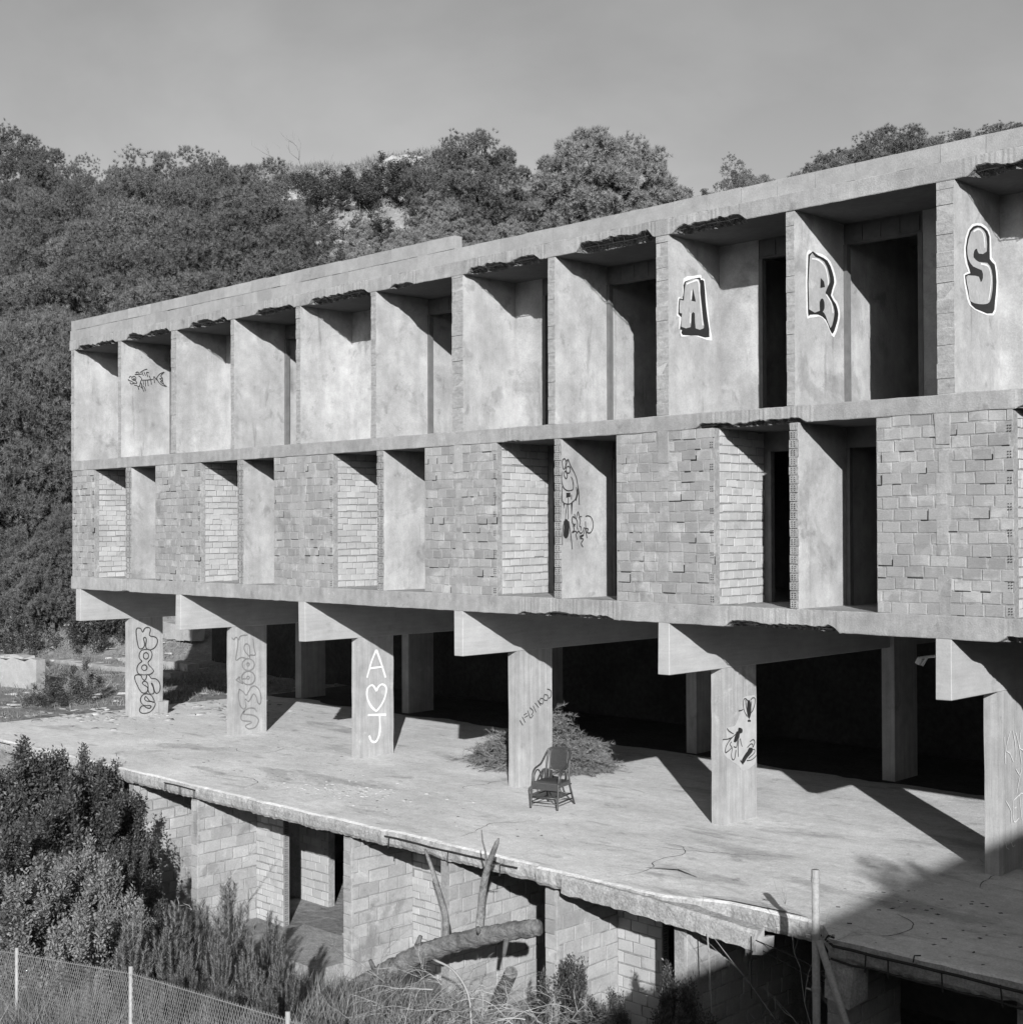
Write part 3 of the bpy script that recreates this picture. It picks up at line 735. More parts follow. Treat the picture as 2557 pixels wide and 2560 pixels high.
# retaining wall under the hill behind the columns, undercroft shade put into its colour
M['wall_shade'] = gray('shade_dark_wall', 0.05, [(1.2, .3, 5), (9, .3, 5)], bump=(5, .06))
rw = box_part('retaining_wall', M['wall_shade'], None, -9.0, 33.0, 9.75, 10.1, -.4, 3.26, .01)
tag(rw, 'long shade-darkened retaining wall behind the rear columns of the undercroft', 'wall')
GRAFFITI = [
 ('outlined block letter A graffiti', 18.44, [
  ('p','paint_white',1,[(0.37,8.547),(0.596,8.612),(0.812,8.661),(0.826,8.607),(0.907,8.608),(0.927,8.497),(0.963,8.325),(1.002,8.101),(1.047,7.842),(1.096,7.662),(0.819,7.678),(0.561,7.684),(0.307,7.649),(0.294,7.756),(0.252,7.76),(0.267,7.942),(0.204,7.952),(0.228,8.224),(0.27,8.246),(0.348,8.252)]),
  ('p','paint_black',2,[(0.397,8.503),(0.783,8.615),(0.803,8.577),(0.89,8.576),(0.934,8.269),(0.981,7.993),(1.029,7.708),(0.733,7.705),(0.335,7.674),(0.322,7.75),(0.272,7.762),(0.304,7.941),(0.232,7.989),(0.256,8.224),(0.339,8.23),(0.368,8.375)]),
  ('p','paint_gray',3,[(0.426,8.489),(0.757,8.587),(0.795,8.375),(0.859,7.98),(0.878,7.833),(0.667,7.811),(0.649,8.036),(0.563,8.026),(0.542,7.819),(0.303,7.799),(0.326,8.003),(0.262,8.005),(0.283,8.21),(0.373,8.208)]),
  ('p','paint_black',4,[(0.606,8.422),(0.565,8.226),(0.673,8.225)]),
  ('s','paint_white',0.022,[(0.442,8.47),(0.567,8.518),(0.733,8.556),(0.772,8.355),(0.822,8.046),(0.852,7.874)]),
  ('s','paint_white',0.018,[(0.566,8.382),(0.554,8.242)]),
  ('s','paint_white',0.018,[(0.541,8.032),(0.523,7.874)]),
 ]),
 ('outlined block letter R graffiti', 20.67, [
  ('p','paint_white',1,[(0.308,8.6),(0.463,8.635),(0.71,8.652),(0.934,8.575),(1.059,8.407),(1.093,8.275),(0.994,8.099),(1.116,8.005),(1.191,7.877),(1.163,7.71),(1.023,7.477),(0.898,7.568),(0.789,7.691),(0.64,7.74),(0.381,7.695),(0.294,7.758)]),
  ('p','paint_black',2,[(0.351,8.59),(0.61,8.616),(0.859,8.575),(0.993,8.425),(1.037,8.281),(0.944,8.08),(1.079,7.973),(1.144,7.83),(1.076,7.646),(0.988,7.528),(0.913,7.575),(0.799,7.711),(0.601,7.762),(0.381,7.738),(0.328,7.78)]),
  ('p','paint_gray',3,[(0.39,8.571),(0.536,8.584),(0.768,8.544),(0.882,8.411),(0.916,8.266),(0.793,8.102),(0.953,7.999),(1.032,7.859),(1.0,7.719),(0.923,7.603),(0.809,7.753),(0.676,7.832),(0.362,7.81)]),
  ('p','paint_black',4,[(0.666,8.301),(0.755,8.259),(0.779,8.181),(0.655,8.152)]),
  ('p','paint_black',4,[(0.641,7.828),(0.638,7.949),(0.703,8.01),(0.762,7.963),(0.761,7.869),(0.7,7.808)]),
  ('s','paint_white',0.022,[(0.438,8.544),(0.61,8.549),(0.782,8.478),(0.856,8.326),(0.865,8.219)]),
  ('s','paint_white',0.02,[(0.813,8.077),(0.942,7.971),(0.991,7.827)]),
 ]),
 ('outlined rounded letter S graffiti', 23.06, [
  ('p','paint_white',1,[(0.617,8.703),(0.885,8.696),(1.025,8.58),(1.043,8.309),(1.164,8.25),(1.232,8.009),(1.182,7.701),(1.085,7.533),(0.705,7.53),(0.388,7.592),(0.287,7.767),(0.233,7.973),(0.374,8.025),(0.282,8.117),(0.249,8.318),(0.373,8.579)]),
  ('p','paint_black',2,[(0.616,8.671),(0.841,8.664),(0.982,8.574),(0.988,8.276),(1.13,8.221),(1.182,8.002),(1.132,7.721),(1.052,7.557),(0.705,7.553),(0.441,7.603),(0.339,7.773),(0.269,7.963),(0.421,8.014),(0.345,8.126),(0.296,8.325),(0.414,8.573)]),
  ('p','paint_gray',3,[(0.642,8.645),(0.803,8.633),(0.883,8.559),(0.891,8.362),(0.664,8.305),(0.611,8.358),(0.531,8.322),(0.514,8.234),(0.662,8.194),(0.905,8.215),(1.029,8.132),(1.065,7.962),(1.006,7.756),(0.896,7.668),(0.653,7.64),(0.415,7.649),(0.365,7.776),(0.3,7.95),(0.447,7.986),(0.659,7.997),(0.711,7.93),(0.777,8.0),(0.741,8.094),(0.501,8.11),(0.372,8.19),(0.337,8.331),(0.445,8.554)]),
  ('s','paint_white',0.02,[(0.509,8.571),(0.669,8.625),(0.802,8.571),(0.837,8.403)]),
  ('s','paint_white',0.02,[(0.715,8.176),(0.931,8.169),(1.011,8.03),(0.981,7.852),(0.935,7.722)]),
 ]),
 ('fish skeleton drawn in black lines', 2.17, [
  ('s','paint_line',0.02,[(0.391,8.317),(0.386,8.296),(0.371,8.279),(0.35,8.268),(0.326,8.266),(0.304,8.274),(0.29,8.289),(0.284,8.309),(0.289,8.33),(0.304,8.347),(0.326,8.358),(0.35,8.36),(0.371,8.352),(0.386,8.337),(0.391,8.317)]),
  ('s','paint_line',0.02,[(0.353,8.307),(0.352,8.304),(0.35,8.301),(0.346,8.299),(0.342,8.298),(0.338,8.3),(0.336,8.302),(0.335,8.306),(0.336,8.31),(0.338,8.313),(0.342,8.314),(0.346,8.315),(0.35,8.313),(0.352,8.311),(0.353,8.307)]),
  ('s','paint_line',0.02,[(0.216,8.317),(0.231,8.343),(0.261,8.352),(0.284,8.329)]),
  ('s','paint_line',0.02,[(0.193,8.281),(0.2,8.254),(0.269,8.239),(0.338,8.206),(0.407,8.201),(0.414,8.222),(0.368,8.267),(0.299,8.289)]),
  ('s','paint_line',0.02,[(0.239,8.216),(0.242,8.182),(0.284,8.178),(0.345,8.196)]),
  ('s','paint_line',0.02,[(0.345,8.155),(0.407,8.146),(0.453,8.128),(0.507,8.146)]),
  ('s','paint_line',0.02,[(0.46,8.381),(0.514,8.354),(0.541,8.308),(0.514,8.25),(0.499,8.187),(0.484,8.138)]),
  ('s','paint_line',0.02,[(0.538,8.287),(0.669,8.297),(0.778,8.316),(0.848,8.331)]),
  ('s','paint_line',0.02,[(0.545,8.495),(0.592,8.395)]),
  ('s','paint_line',0.02,[(0.607,8.486),(0.646,8.399)]),
  ('s','paint_line',0.02,[(0.669,8.477),(0.708,8.376)]),
  ('s','paint_line',0.02,[(0.747,8.407),(0.778,8.333)]),
  ('s','paint_line',0.02,[(0.58,8.283),(0.592,8.18)]),
  ('s','paint_line',0.02,[(0.638,8.295),(0.646,8.142)]),
  ('s','paint_line',0.02,[(0.7,8.299),(0.72,8.155)]),
  ('s','paint_line',0.02,[(0.786,8.313),(0.806,8.196)]),
  ('s','paint_line',0.02,[(0.537,8.488),(0.622,8.54),(0.692,8.559)]),
  ('s','paint_line',0.02,[(0.361,8.404),(0.468,8.42),(0.553,8.433)]),
  ('s','paint_line',0.02,[(0.384,8.441),(0.422,8.471),(0.468,8.454),(0.476,8.42)]),
  ('s','paint_line',0.02,[(0.499,8.464),(0.545,8.492)]),
  ('s','paint_line',0.02,[(0.669,8.481),(0.735,8.483)]),
  ('s','paint_line',0.02,[(0.538,8.211),(0.561,8.122),(0.6,8.014)]),
  ('s','paint_line',0.02,[(0.576,8.158),(0.623,8.106),(0.642,8.031)]),
  ('s','paint_line',0.02,[(0.515,8.119),(0.569,8.088)]),
  ('s','paint_line',0.02,[(0.445,8.128),(0.468,8.053)]),
  ('s','paint_line',0.02,[(0.514,8.237),(0.545,8.142),(0.53,8.12)]),
  ('s','paint_line',0.02,[(0.864,8.395),(0.888,8.244)]),
  ('s','paint_line',0.02,[(0.872,8.403),(0.943,8.318)]),
  ('s','paint_line',0.02,[(0.935,8.345),(0.974,8.411),(1.045,8.48),(1.156,8.53)]),
  ('s','paint_line',0.02,[(1.156,8.53),(1.061,8.432),(1.1,8.379),(1.116,8.282),(1.156,8.215),(1.219,8.184)]),
  ('s','paint_line',0.02,[(1.219,8.184),(1.1,8.204),(1.005,8.267),(0.95,8.346)]),
  ('s','paint_line',0.02,[(1.045,8.431),(1.092,8.378),(1.029,8.359),(1.1,8.309),(1.045,8.291),(1.124,8.233)]),
 ]),
 ('black bubble letters down a column', 0.2162, [
  ('s','paint_line',0.026,[(1.621,2.229),(1.553,2.226),(1.527,2.146),(1.546,1.954),(1.584,1.775),(1.637,1.701),(1.713,1.712),(1.767,1.777),(1.759,1.873),(1.736,1.943),(1.759,1.983),(1.805,1.966),(1.817,1.897),(1.797,1.789),(1.82,1.705),(1.913,1.658),(2.036,1.692),(2.114,1.783),(2.137,1.878),(2.106,1.949),(2.036,1.987),(1.951,2.002),(1.9,2.043),(1.925,2.124),(1.928,2.199),(1.866,2.23),(1.774,2.214),(1.713,2.122),(1.667,2.199),(1.621,2.229)]),
  ('s','paint_line',0.026,[(1.805,1.679),(1.683,1.66),(1.622,1.582),(1.614,1.487),(1.653,1.423),(1.691,1.379),(1.607,1.324),(1.554,1.233),(1.562,1.123),(1.622,1.057),(1.775,1.032),(1.944,1.039),(2.021,1.102),(1.99,1.173),(1.898,1.262),(1.867,1.346),(1.944,1.423),(1.982,1.53),(1.944,1.629),(1.867,1.672),(1.805,1.679)]),
  ('s','paint_line',0.026,[(1.879,1.507),(1.872,1.472),(1.851,1.445),(1.822,1.431),(1.789,1.433),(1.759,1.451),(1.739,1.481),(1.732,1.517),(1.739,1.552),(1.759,1.579),(1.789,1.593),(1.822,1.591),(1.851,1.573),(1.872,1.543),(1.879,1.507)]),
  ('s','paint_line',0.026,[(1.836,1.209),(1.829,1.179),(1.807,1.156),(1.777,1.144),(1.743,1.147),(1.712,1.163),(1.691,1.189),(1.683,1.22),(1.691,1.251),(1.712,1.274),(1.742,1.285),(1.777,1.283),(1.807,1.267),(1.829,1.24),(1.836,1.209)]),
  ('s','paint_line',0.026,[(1.592,1.053),(1.501,1.033),(1.494,0.938),(1.562,0.783),(1.653,0.626),(1.745,0.57),(1.837,0.596),(1.86,0.676),(1.821,0.734),(1.729,0.79),(1.706,0.839),(1.76,0.869),(1.836,0.836),(1.867,0.758),(1.867,0.635),(1.913,0.549),(1.991,0.528),(2.037,0.565),(2.021,0.676),(1.975,0.763),(1.967,0.804),(2.006,0.76),(2.052,0.591),(2.114,0.531),(2.192,0.579),(2.215,0.701),(2.176,0.829),(2.083,0.905),(1.959,0.928),(1.905,1.001),(1.836,1.027),(1.813,0.94),(1.76,0.896),(1.699,0.949),(1.668,1.02),(1.592,1.053)]),
  ('s','paint_line',0.026,[(1.821,0.55),(1.714,0.525),(1.653,0.435),(1.669,0.338),(1.76,0.255),(1.898,0.242),(1.952,0.216),(1.914,0.172),(1.822,0.194),(1.745,0.249),(1.669,0.236),(1.623,0.152),(1.669,0.079),(1.791,0.054),(1.929,0.081),(2.037,0.181),(2.068,0.288),(1.944,0.34),(1.821,0.365),(1.768,0.425),(1.798,0.477),(1.852,0.431),(1.914,0.357),(2.037,0.318),(2.022,0.402),(1.944,0.505),(1.821,0.55)]),
 ]),
 ('faded bubble letters down a column', 4.766, [
  ('s','paint_faded',0.026,[(1.335,2.247),(1.385,2.201),(1.444,2.247),(1.494,2.209),(1.494,2.052),(1.444,1.729),(1.587,1.776),(1.808,1.732),(1.825,1.817),(1.971,1.807),(1.945,1.952),(1.911,2.184)]),
  ('s','paint_faded',0.026,[(1.52,2.179),(1.57,2.269),(1.757,2.286)]),
  ('s','paint_faded',0.026,[(1.825,1.788),(1.774,1.82),(1.672,1.941),(1.672,2.041),(1.732,2.08),(1.808,2.033),(1.825,1.917),(1.825,1.788)]),
  ('s','paint_faded',0.026,[(1.95,1.586),(1.934,1.528),(1.887,1.484),(1.82,1.462),(1.745,1.468),(1.678,1.499),(1.632,1.55),(1.616,1.61),(1.632,1.667),(1.678,1.711),(1.745,1.733),(1.82,1.728),(1.887,1.697),(1.934,1.646),(1.95,1.586)]),
  ('s','paint_faded',0.026,[(1.812,1.603),(1.808,1.589),(1.797,1.579),(1.782,1.574),(1.766,1.575),(1.751,1.582),(1.74,1.594),(1.736,1.608),(1.74,1.621),(1.751,1.632),(1.766,1.637),(1.782,1.636),(1.797,1.628),(1.808,1.617),(1.812,1.603)]),
  ('s','paint_faded',0.026,[(1.967,1.275),(1.949,1.209),(1.897,1.16),(1.823,1.136),(1.741,1.143),(1.668,1.178),(1.617,1.236),(1.599,1.304),(1.617,1.37),(1.668,1.419),(1.741,1.444),(1.823,1.437),(1.898,1.402),(1.949,1.344),(1.967,1.275)]),
  ('s','paint_faded',0.026,[(1.815,1.294),(1.811,1.281),(1.801,1.271),(1.786,1.266),(1.769,1.267),(1.754,1.275),(1.743,1.286),(1.74,1.3),(1.743,1.314),(1.754,1.324),(1.769,1.329),(1.786,1.327),(1.801,1.32),(1.811,1.308),(1.815,1.294)]),
  ('s','paint_faded',0.026,[(1.604,1.283),(1.74,1.279)]),
  ('s','paint_faded',0.026,[(1.444,1.267),(1.545,1.337),(1.528,1.282)]),
  ('s','paint_faded',0.026,[(1.528,1.282),(1.638,1.173),(1.444,1.267)]),
  ('s','paint_faded',0.026,[(1.536,1.053),(1.511,0.913),(1.553,0.696),(1.637,0.595),(1.714,0.624),(1.697,0.811),(1.782,0.746),(1.859,0.825),(1.928,0.912),(2.005,0.826),(2.048,0.693),(2.117,0.672),(2.135,0.815),(2.083,0.992),(1.962,1.089),(1.859,1.069),(1.791,0.974),(1.723,0.902),(1.638,0.987),(1.536,1.053)]),
  ('s','paint_faded',0.026,[(2.014,0.495),(1.945,0.573),(1.808,0.593),(1.671,0.542),(1.587,0.436),(1.604,0.335),(1.722,0.302),(1.842,0.282),(1.859,0.245),(1.722,0.209),(1.714,0.167),(1.807,0.114),(1.979,0.139),(2.065,0.274),(2.013,0.365),(1.876,0.429),(1.654,0.473),(1.688,0.541)]),
 ]),
 ('white painted letters A and J with a heart', 9.316, [
  ('s','paint_white',0.045,[(1.578,1.645),(1.703,1.982),(1.828,2.206)]),
  ('s','paint_white',0.045,[(1.828,2.206),(1.938,1.966),(2.079,1.606)]),
  ('s','paint_white',0.045,[(1.638,1.833),(2.018,1.844)]),
  ('s','paint_white',0.045,[(1.836,1.347),(1.726,1.479),(1.602,1.432),(1.577,1.261),(1.676,1.06),(1.825,0.93)]),
  ('s','paint_white',0.045,[(1.825,0.93),(1.976,1.071),(2.078,1.256),(2.088,1.41),(1.977,1.478),(1.876,1.428),(1.836,1.347)]),
  ('s','paint_white',0.045,[(1.601,0.875),(2.087,0.835)]),
  ('s','paint_white',0.045,[(1.915,0.844),(1.915,0.496),(1.824,0.312),(1.699,0.326),(1.635,0.449)]),
 ]),
 ('small slanting scrawl on a column', 13.866, [
  ('s','paint_line',0.012,[(1.421,1.222),(1.503,1.122)]),
  ('s','paint_line',0.012,[(1.489,1.276),(1.567,1.166)]),
  ('s','paint_line',0.012,[(1.528,1.306),(1.602,1.333)]),
  ('s','paint_line',0.012,[(1.552,1.259),(1.636,1.289)]),
  ('s','paint_line',0.012,[(1.627,1.381),(1.7,1.238),(1.774,1.282)]),
  ('s','paint_line',0.012,[(1.686,1.427),(1.775,1.35),(1.725,1.287)]),
  ('s','paint_line',0.012,[(1.775,1.453),(1.849,1.326)]),
  ('s','paint_line',0.012,[(1.825,1.5),(1.924,1.404)]),
  ('s','paint_line',0.012,[(1.9,1.544),(1.975,1.434)]),
  ('s','paint_line',0.012,[(1.975,1.572),(1.935,1.507),(2.025,1.464),(2.05,1.548),(1.975,1.572)]),
  ('s','paint_line',0.012,[(2.076,1.632),(2.05,1.548),(2.151,1.521),(2.167,1.607),(2.076,1.632)]),
  ('s','paint_line',0.012,[(2.152,1.729),(2.254,1.686),(2.253,1.582),(2.187,1.553)]),
 ]),
 ('three black flies drawn on a white patch', 18.4154, [
  ('p','paint_wash',0.5,[(1.803,1.681),(1.893,1.775),(1.925,1.972),(2.166,1.985),(2.279,1.949),(2.287,1.615),(2.283,1.133),(2.247,0.866),(1.914,0.795),(1.796,0.888),(1.476,1.056),(1.347,1.199),(1.363,1.341),(1.478,1.354),(1.451,1.528),(1.684,1.538)]),
  ('s','paint_line',0.013,[(2.044,1.909),(1.984,1.949),(1.932,1.937),(1.916,1.851),(1.953,1.744),(2.027,1.658)]),
  ('s','paint_line',0.013,[(2.119,1.911),(2.18,1.945),(2.249,1.925),(2.24,1.839),(2.178,1.739),(2.133,1.709)]),
  ('s','paint_line',0.013,[(1.984,1.932),(1.998,1.835),(2.027,1.728)]),
  ('s','paint_line',0.013,[(2.15,1.891),(2.134,1.805),(2.118,1.719)]),
  ('s','paint_line',0.013,[(1.789,1.773),(1.849,1.771),(1.916,1.782)]),
  ('s','paint_line',0.013,[(1.698,1.407),(1.565,1.344),(1.478,1.277),(1.434,1.223),(1.426,1.147),(1.506,1.163),(1.593,1.204)]),
  ('s','paint_line',0.013,[(1.594,1.298),(1.55,1.261),(1.608,1.194),(1.585,1.085),(1.621,1.008),(1.68,1.031),(1.71,1.156)]),
  ('s','paint_line',0.013,[(1.756,1.306),(1.725,1.198),(1.652,1.215)]),
  ('s','paint_line',0.013,[(1.785,1.32),(1.769,1.192),(1.775,1.037)]),
  ('s','paint_line',0.013,[(1.83,1.324),(1.859,1.225),(1.888,1.187)]),
  ('s','paint_line',0.013,[(1.472,1.525),(1.523,1.477),(1.646,1.417)]),
  ('s','paint_line',0.013,[(1.356,1.359),(1.493,1.352),(1.595,1.363)]),
  ('s','paint_line',0.013,[(2.022,1.155),(2.113,1.201),(2.173,1.19),(2.173,1.137)]),
  ('s','paint_line',0.013,[(2.098,1.242),(2.189,1.266),(2.235,1.218),(2.188,1.144)]),
  ('s','paint_line',0.013,[(2.173,1.111),(2.233,1.095),(2.218,1.045),(2.051,0.977)]),
  ('s','paint_line',0.013,[(2.271,1.003),(2.232,0.973),(2.126,0.942),(2.005,0.948)]),
  ('p','paint_black',3,[(2.044,1.913),(2.104,1.908),(2.141,1.83),(2.14,1.699),(2.087,1.609),(2.027,1.702),(2.028,1.832)]),
  ('p','paint_black',3,[(2.041,1.596),(2.086,1.605),(2.132,1.583),(2.124,1.561),(2.041,1.57)]),
  ('p','paint_black',3,[(1.787,1.501),(1.891,1.473),(1.89,1.412),(1.823,1.402),(1.8,1.336),(1.711,1.277),(1.653,1.292),(1.683,1.366),(1.727,1.438),(1.772,1.451)]),
  ('p','paint_black',3,[(2.082,1.148),(2.173,1.129),(2.165,1.068),(2.036,0.997),(1.953,0.929),(1.9,0.909),(1.871,0.973),(1.946,1.042),(2.022,1.094)]),
  ('p','paint_black',3,[(1.842,0.985),(1.915,0.907),(1.9,0.892),(1.827,0.961)]),
 ]),
 ('long-legged bird drawing with a scribbled caption', 16.21, [
  ('s','paint_line',0.014,[(0.181,5.841),(0.226,5.745),(0.305,5.65),(0.37,5.545),(0.409,5.404),(0.435,5.298),(0.441,5.102)]),
  ('s','paint_line',0.014,[(0.043,5.643),(0.016,5.545),(0.022,5.449),(0.067,5.371),(0.145,5.333),(0.237,5.334),(0.29,5.357),(0.297,5.428),(0.277,5.508),(0.245,5.56)]),
  ('s','paint_line',0.014,[(0.028,5.396),(0.021,5.186),(0.066,5.125),(0.144,5.112),(0.223,5.118),(0.342,5.19),(0.382,5.297),(0.369,5.394)]),
  ('s','paint_line',0.014,[(0.076,5.855),(0.03,5.809),(0.043,5.713),(0.075,5.679),(0.108,5.741),(0.109,5.829),(0.076,5.855)]),
  ('s','paint_line',0.014,[(0.181,5.841),(0.134,5.769),(0.108,5.688)]),
  ('s','paint_line',0.014,[(0.223,5.674),(0.218,5.649),(0.204,5.629),(0.184,5.617),(0.162,5.617),(0.142,5.627),(0.128,5.647),(0.123,5.671),(0.128,5.696),(0.142,5.717),(0.162,5.728),(0.185,5.729),(0.204,5.719),(0.218,5.699),(0.223,5.674)]),
  ('s','paint_line',0.014,[(0.095,5.653),(0.068,5.591),(0.107,5.53),(0.146,5.549),(0.14,5.61),(0.095,5.653)]),
  ('s','paint_line',0.014,[(0.174,5.849),(0.122,5.812)]),
  ('s','paint_line',0.014,[(0.25,5.268),(0.249,5.189)]),
  ('s','paint_line',0.014,[(0.171,5.214),(0.17,5.099),(0.169,4.861)]),
  ('s','paint_line',0.014,[(0.138,5.099),(0.111,4.949),(0.104,4.852)]),
  ('s','paint_line',0.014,[(0.071,4.835),(0.031,4.642),(0.024,4.44)]),
  ('s','paint_line',0.014,[(0.182,4.826),(0.233,4.597),(0.265,4.367)]),
  ('s','paint_line',0.014,[(0.321,4.951),(0.34,4.88),(0.287,4.906),(0.261,4.853),(0.287,4.782),(0.353,4.782)]),
  ('s','paint_line',0.014,[(0.367,4.862),(0.407,4.987),(0.447,4.907),(0.507,4.912)]),
  ('s','paint_line',0.014,[(0.353,4.88),(0.393,4.818),(0.386,4.729),(0.406,4.694)]),
  ('s','paint_line',0.014,[(0.433,4.898),(0.466,4.836),(0.446,4.756),(0.486,4.729),(0.485,4.676)]),
  ('s','paint_line',0.014,[(0.34,4.747),(0.293,4.756),(0.313,4.685),(0.26,4.641),(0.352,4.667),(0.379,4.632),(0.419,4.667),(0.472,4.631),(0.525,4.658),(0.552,4.72),(0.579,4.702),(0.552,4.622)]),
  ('s','paint_line',0.014,[(0.593,4.827),(0.606,4.657),(0.632,4.55)]),
  ('s','paint_line',0.014,[(0.579,4.711),(0.66,4.702),(0.633,4.648),(0.714,4.639),(0.775,4.711),(0.783,4.81),(0.729,4.899),(0.648,4.921),(0.594,4.908)]),
  ('s','paint_line',0.014,[(0.445,4.578),(0.552,4.604),(0.458,4.551),(0.538,4.533),(0.484,4.462),(0.531,4.399)]),
  ('s','paint_line',0.014,[(0.352,4.623),(0.385,4.525)]),
  ('p','paint_black',3,[(0.125,5.293),(0.224,5.299),(0.23,5.233),(0.125,5.213)]),
  ('p','paint_black',3,[(0.409,5.404),(0.422,5.28),(0.368,5.164),(0.335,5.181),(0.369,5.261)]),
  ('p','paint_black',3,[(0.236,5.127),(0.289,5.172),(0.261,4.941),(0.248,4.941)]),
  ('p','paint_black',3,[(0.053,5.116),(0.085,5.107),(0.072,5.028)]),
  ('p','paint_black',3,[(0.091,4.861),(0.182,4.826),(0.194,4.641),(0.128,4.544),(0.057,4.589),(0.07,4.729)]),
 ]),
 ('pale scratched letters on a column', 22.966, [
  ('s','paint_chalk',0.014,[(1.509,1.858),(1.537,1.489)]),
  ('s','paint_chalk',0.014,[(1.691,1.921),(1.554,1.688),(1.672,1.615),(1.772,1.49)]),
  ('s','paint_chalk',0.014,[(1.772,1.918),(1.849,1.689),(1.846,1.499)]),
  ('s','paint_chalk',0.014,[(1.866,1.878),(1.971,1.651),(2.036,1.428)]),
  ('s','paint_chalk',0.014,[(2.017,1.904),(1.971,1.675),(2.08,1.614),(2.102,1.576)]),
  ('s','paint_chalk',0.014,[(1.857,1.378),(1.964,1.281)]),
  ('s','paint_chalk',0.014,[(2.035,1.362),(1.964,1.245),(1.865,1.031)]),
  ('s','paint_chalk',0.014,[(1.542,0.988),(1.699,0.818),(1.683,0.666)]),
  ('s','paint_chalk',0.014,[(1.769,0.962),(1.777,0.675),(1.94,0.698)]),
  ('s','paint_chalk',0.014,[(1.769,0.962),(2.015,1.028)]),
  ('s','paint_chalk',0.014,[(1.794,0.851),(1.862,0.859)]),
  ('s','paint_chalk',0.014,[(1.96,1.006),(2.022,0.662)]),
  ('s','paint_chalk',0.014,[(2.015,1.028),(2.07,1.015)]),
  ('s','paint_chalk',0.014,[(1.519,0.433),(1.544,0.358),(1.623,0.321)]),
  ('s','paint_chalk',0.014,[(1.692,0.404),(1.744,0.336),(1.812,0.349)]),
 ]),
]
# ------------------------------------------------------------------ graffiti: flat paint on the +X faces of columns and fins
def ribbon(m, path, w, x):
    n = len(path)
    L, Rr = [], []
    for i, p in enumerate(path):
        d = path[min(i + 1, n - 1)] - path[max(i - 1, 0)]
        if d.length < 1e-9: d = Vector((1, 0))
        d = d.normalized(); q = Vector((-d.y, d.x)) * w * .5 * (1 + .35 * mnoise.noise((p.x * 9, p.y * 9, x)))
        L.append(p + q); Rr.append(p - q)
    V = [(x, a.x, a.y) for a in L] + [(x, a.x, a.y) for a in Rr]
    m.add(V, [(i, i + n, i + n + 1, i + 1) for i in range(n - 1)])
for label, X, items in GRAFFITI:
    host = None
    for o in bld.children:
        nm = o.name.split('.')[0]
        if nm in ('column', 'fin_wall', 'party_wall'):
            bx = max(v.co.x for v in o.data.vertices)
            if abs(bx - X) < .03 and abs((Z1T if items[0][3][0][1] > 6.4 else Z0T if items[0][3][0][1] > 3.4 else 0) - min(v.co.z for v in o.data.vertices)) < .1:
                host = o; break
    mats = {}
    for k, (t, mt, w, pts) in enumerate(items):
        if t == 's' and w < .016 and mt == 'paint_line': w *= 1.4
        if t == 'p':
            off = .003 + .0015 * w
            m = mats.setdefault((mt, k), MB())
            P = [Vector((a, b, 0)) for a, b in pts]
            if len(P) > 5: P = smooth_path(P, 2, True)
            if len(P) > 9: P = [p + Vector((mnoise.noise((p.x * 40, p.y * 40, k)), mnoise.noise((p.y * 40, p.x * 40, k + 5)), 0)) * .006 for p in P]
            tri = tessellate_polygon([P])
            m.add([(X + off, p.x, p.y) for p in P], tri)
        else:
            m = mats.setdefault((mt, 's'), MB())
            P = [Vector(p) for p in pts]
            if len(P) > 2: P = smooth_path(P, 4)
            ribbon(m, P, w, X + .0098 + .0002 * (k % 7))
    for (mt, w), m in mats.items():
        o = m.build('graffiti', M[mt], host if host else bld)
        o['label'] = label
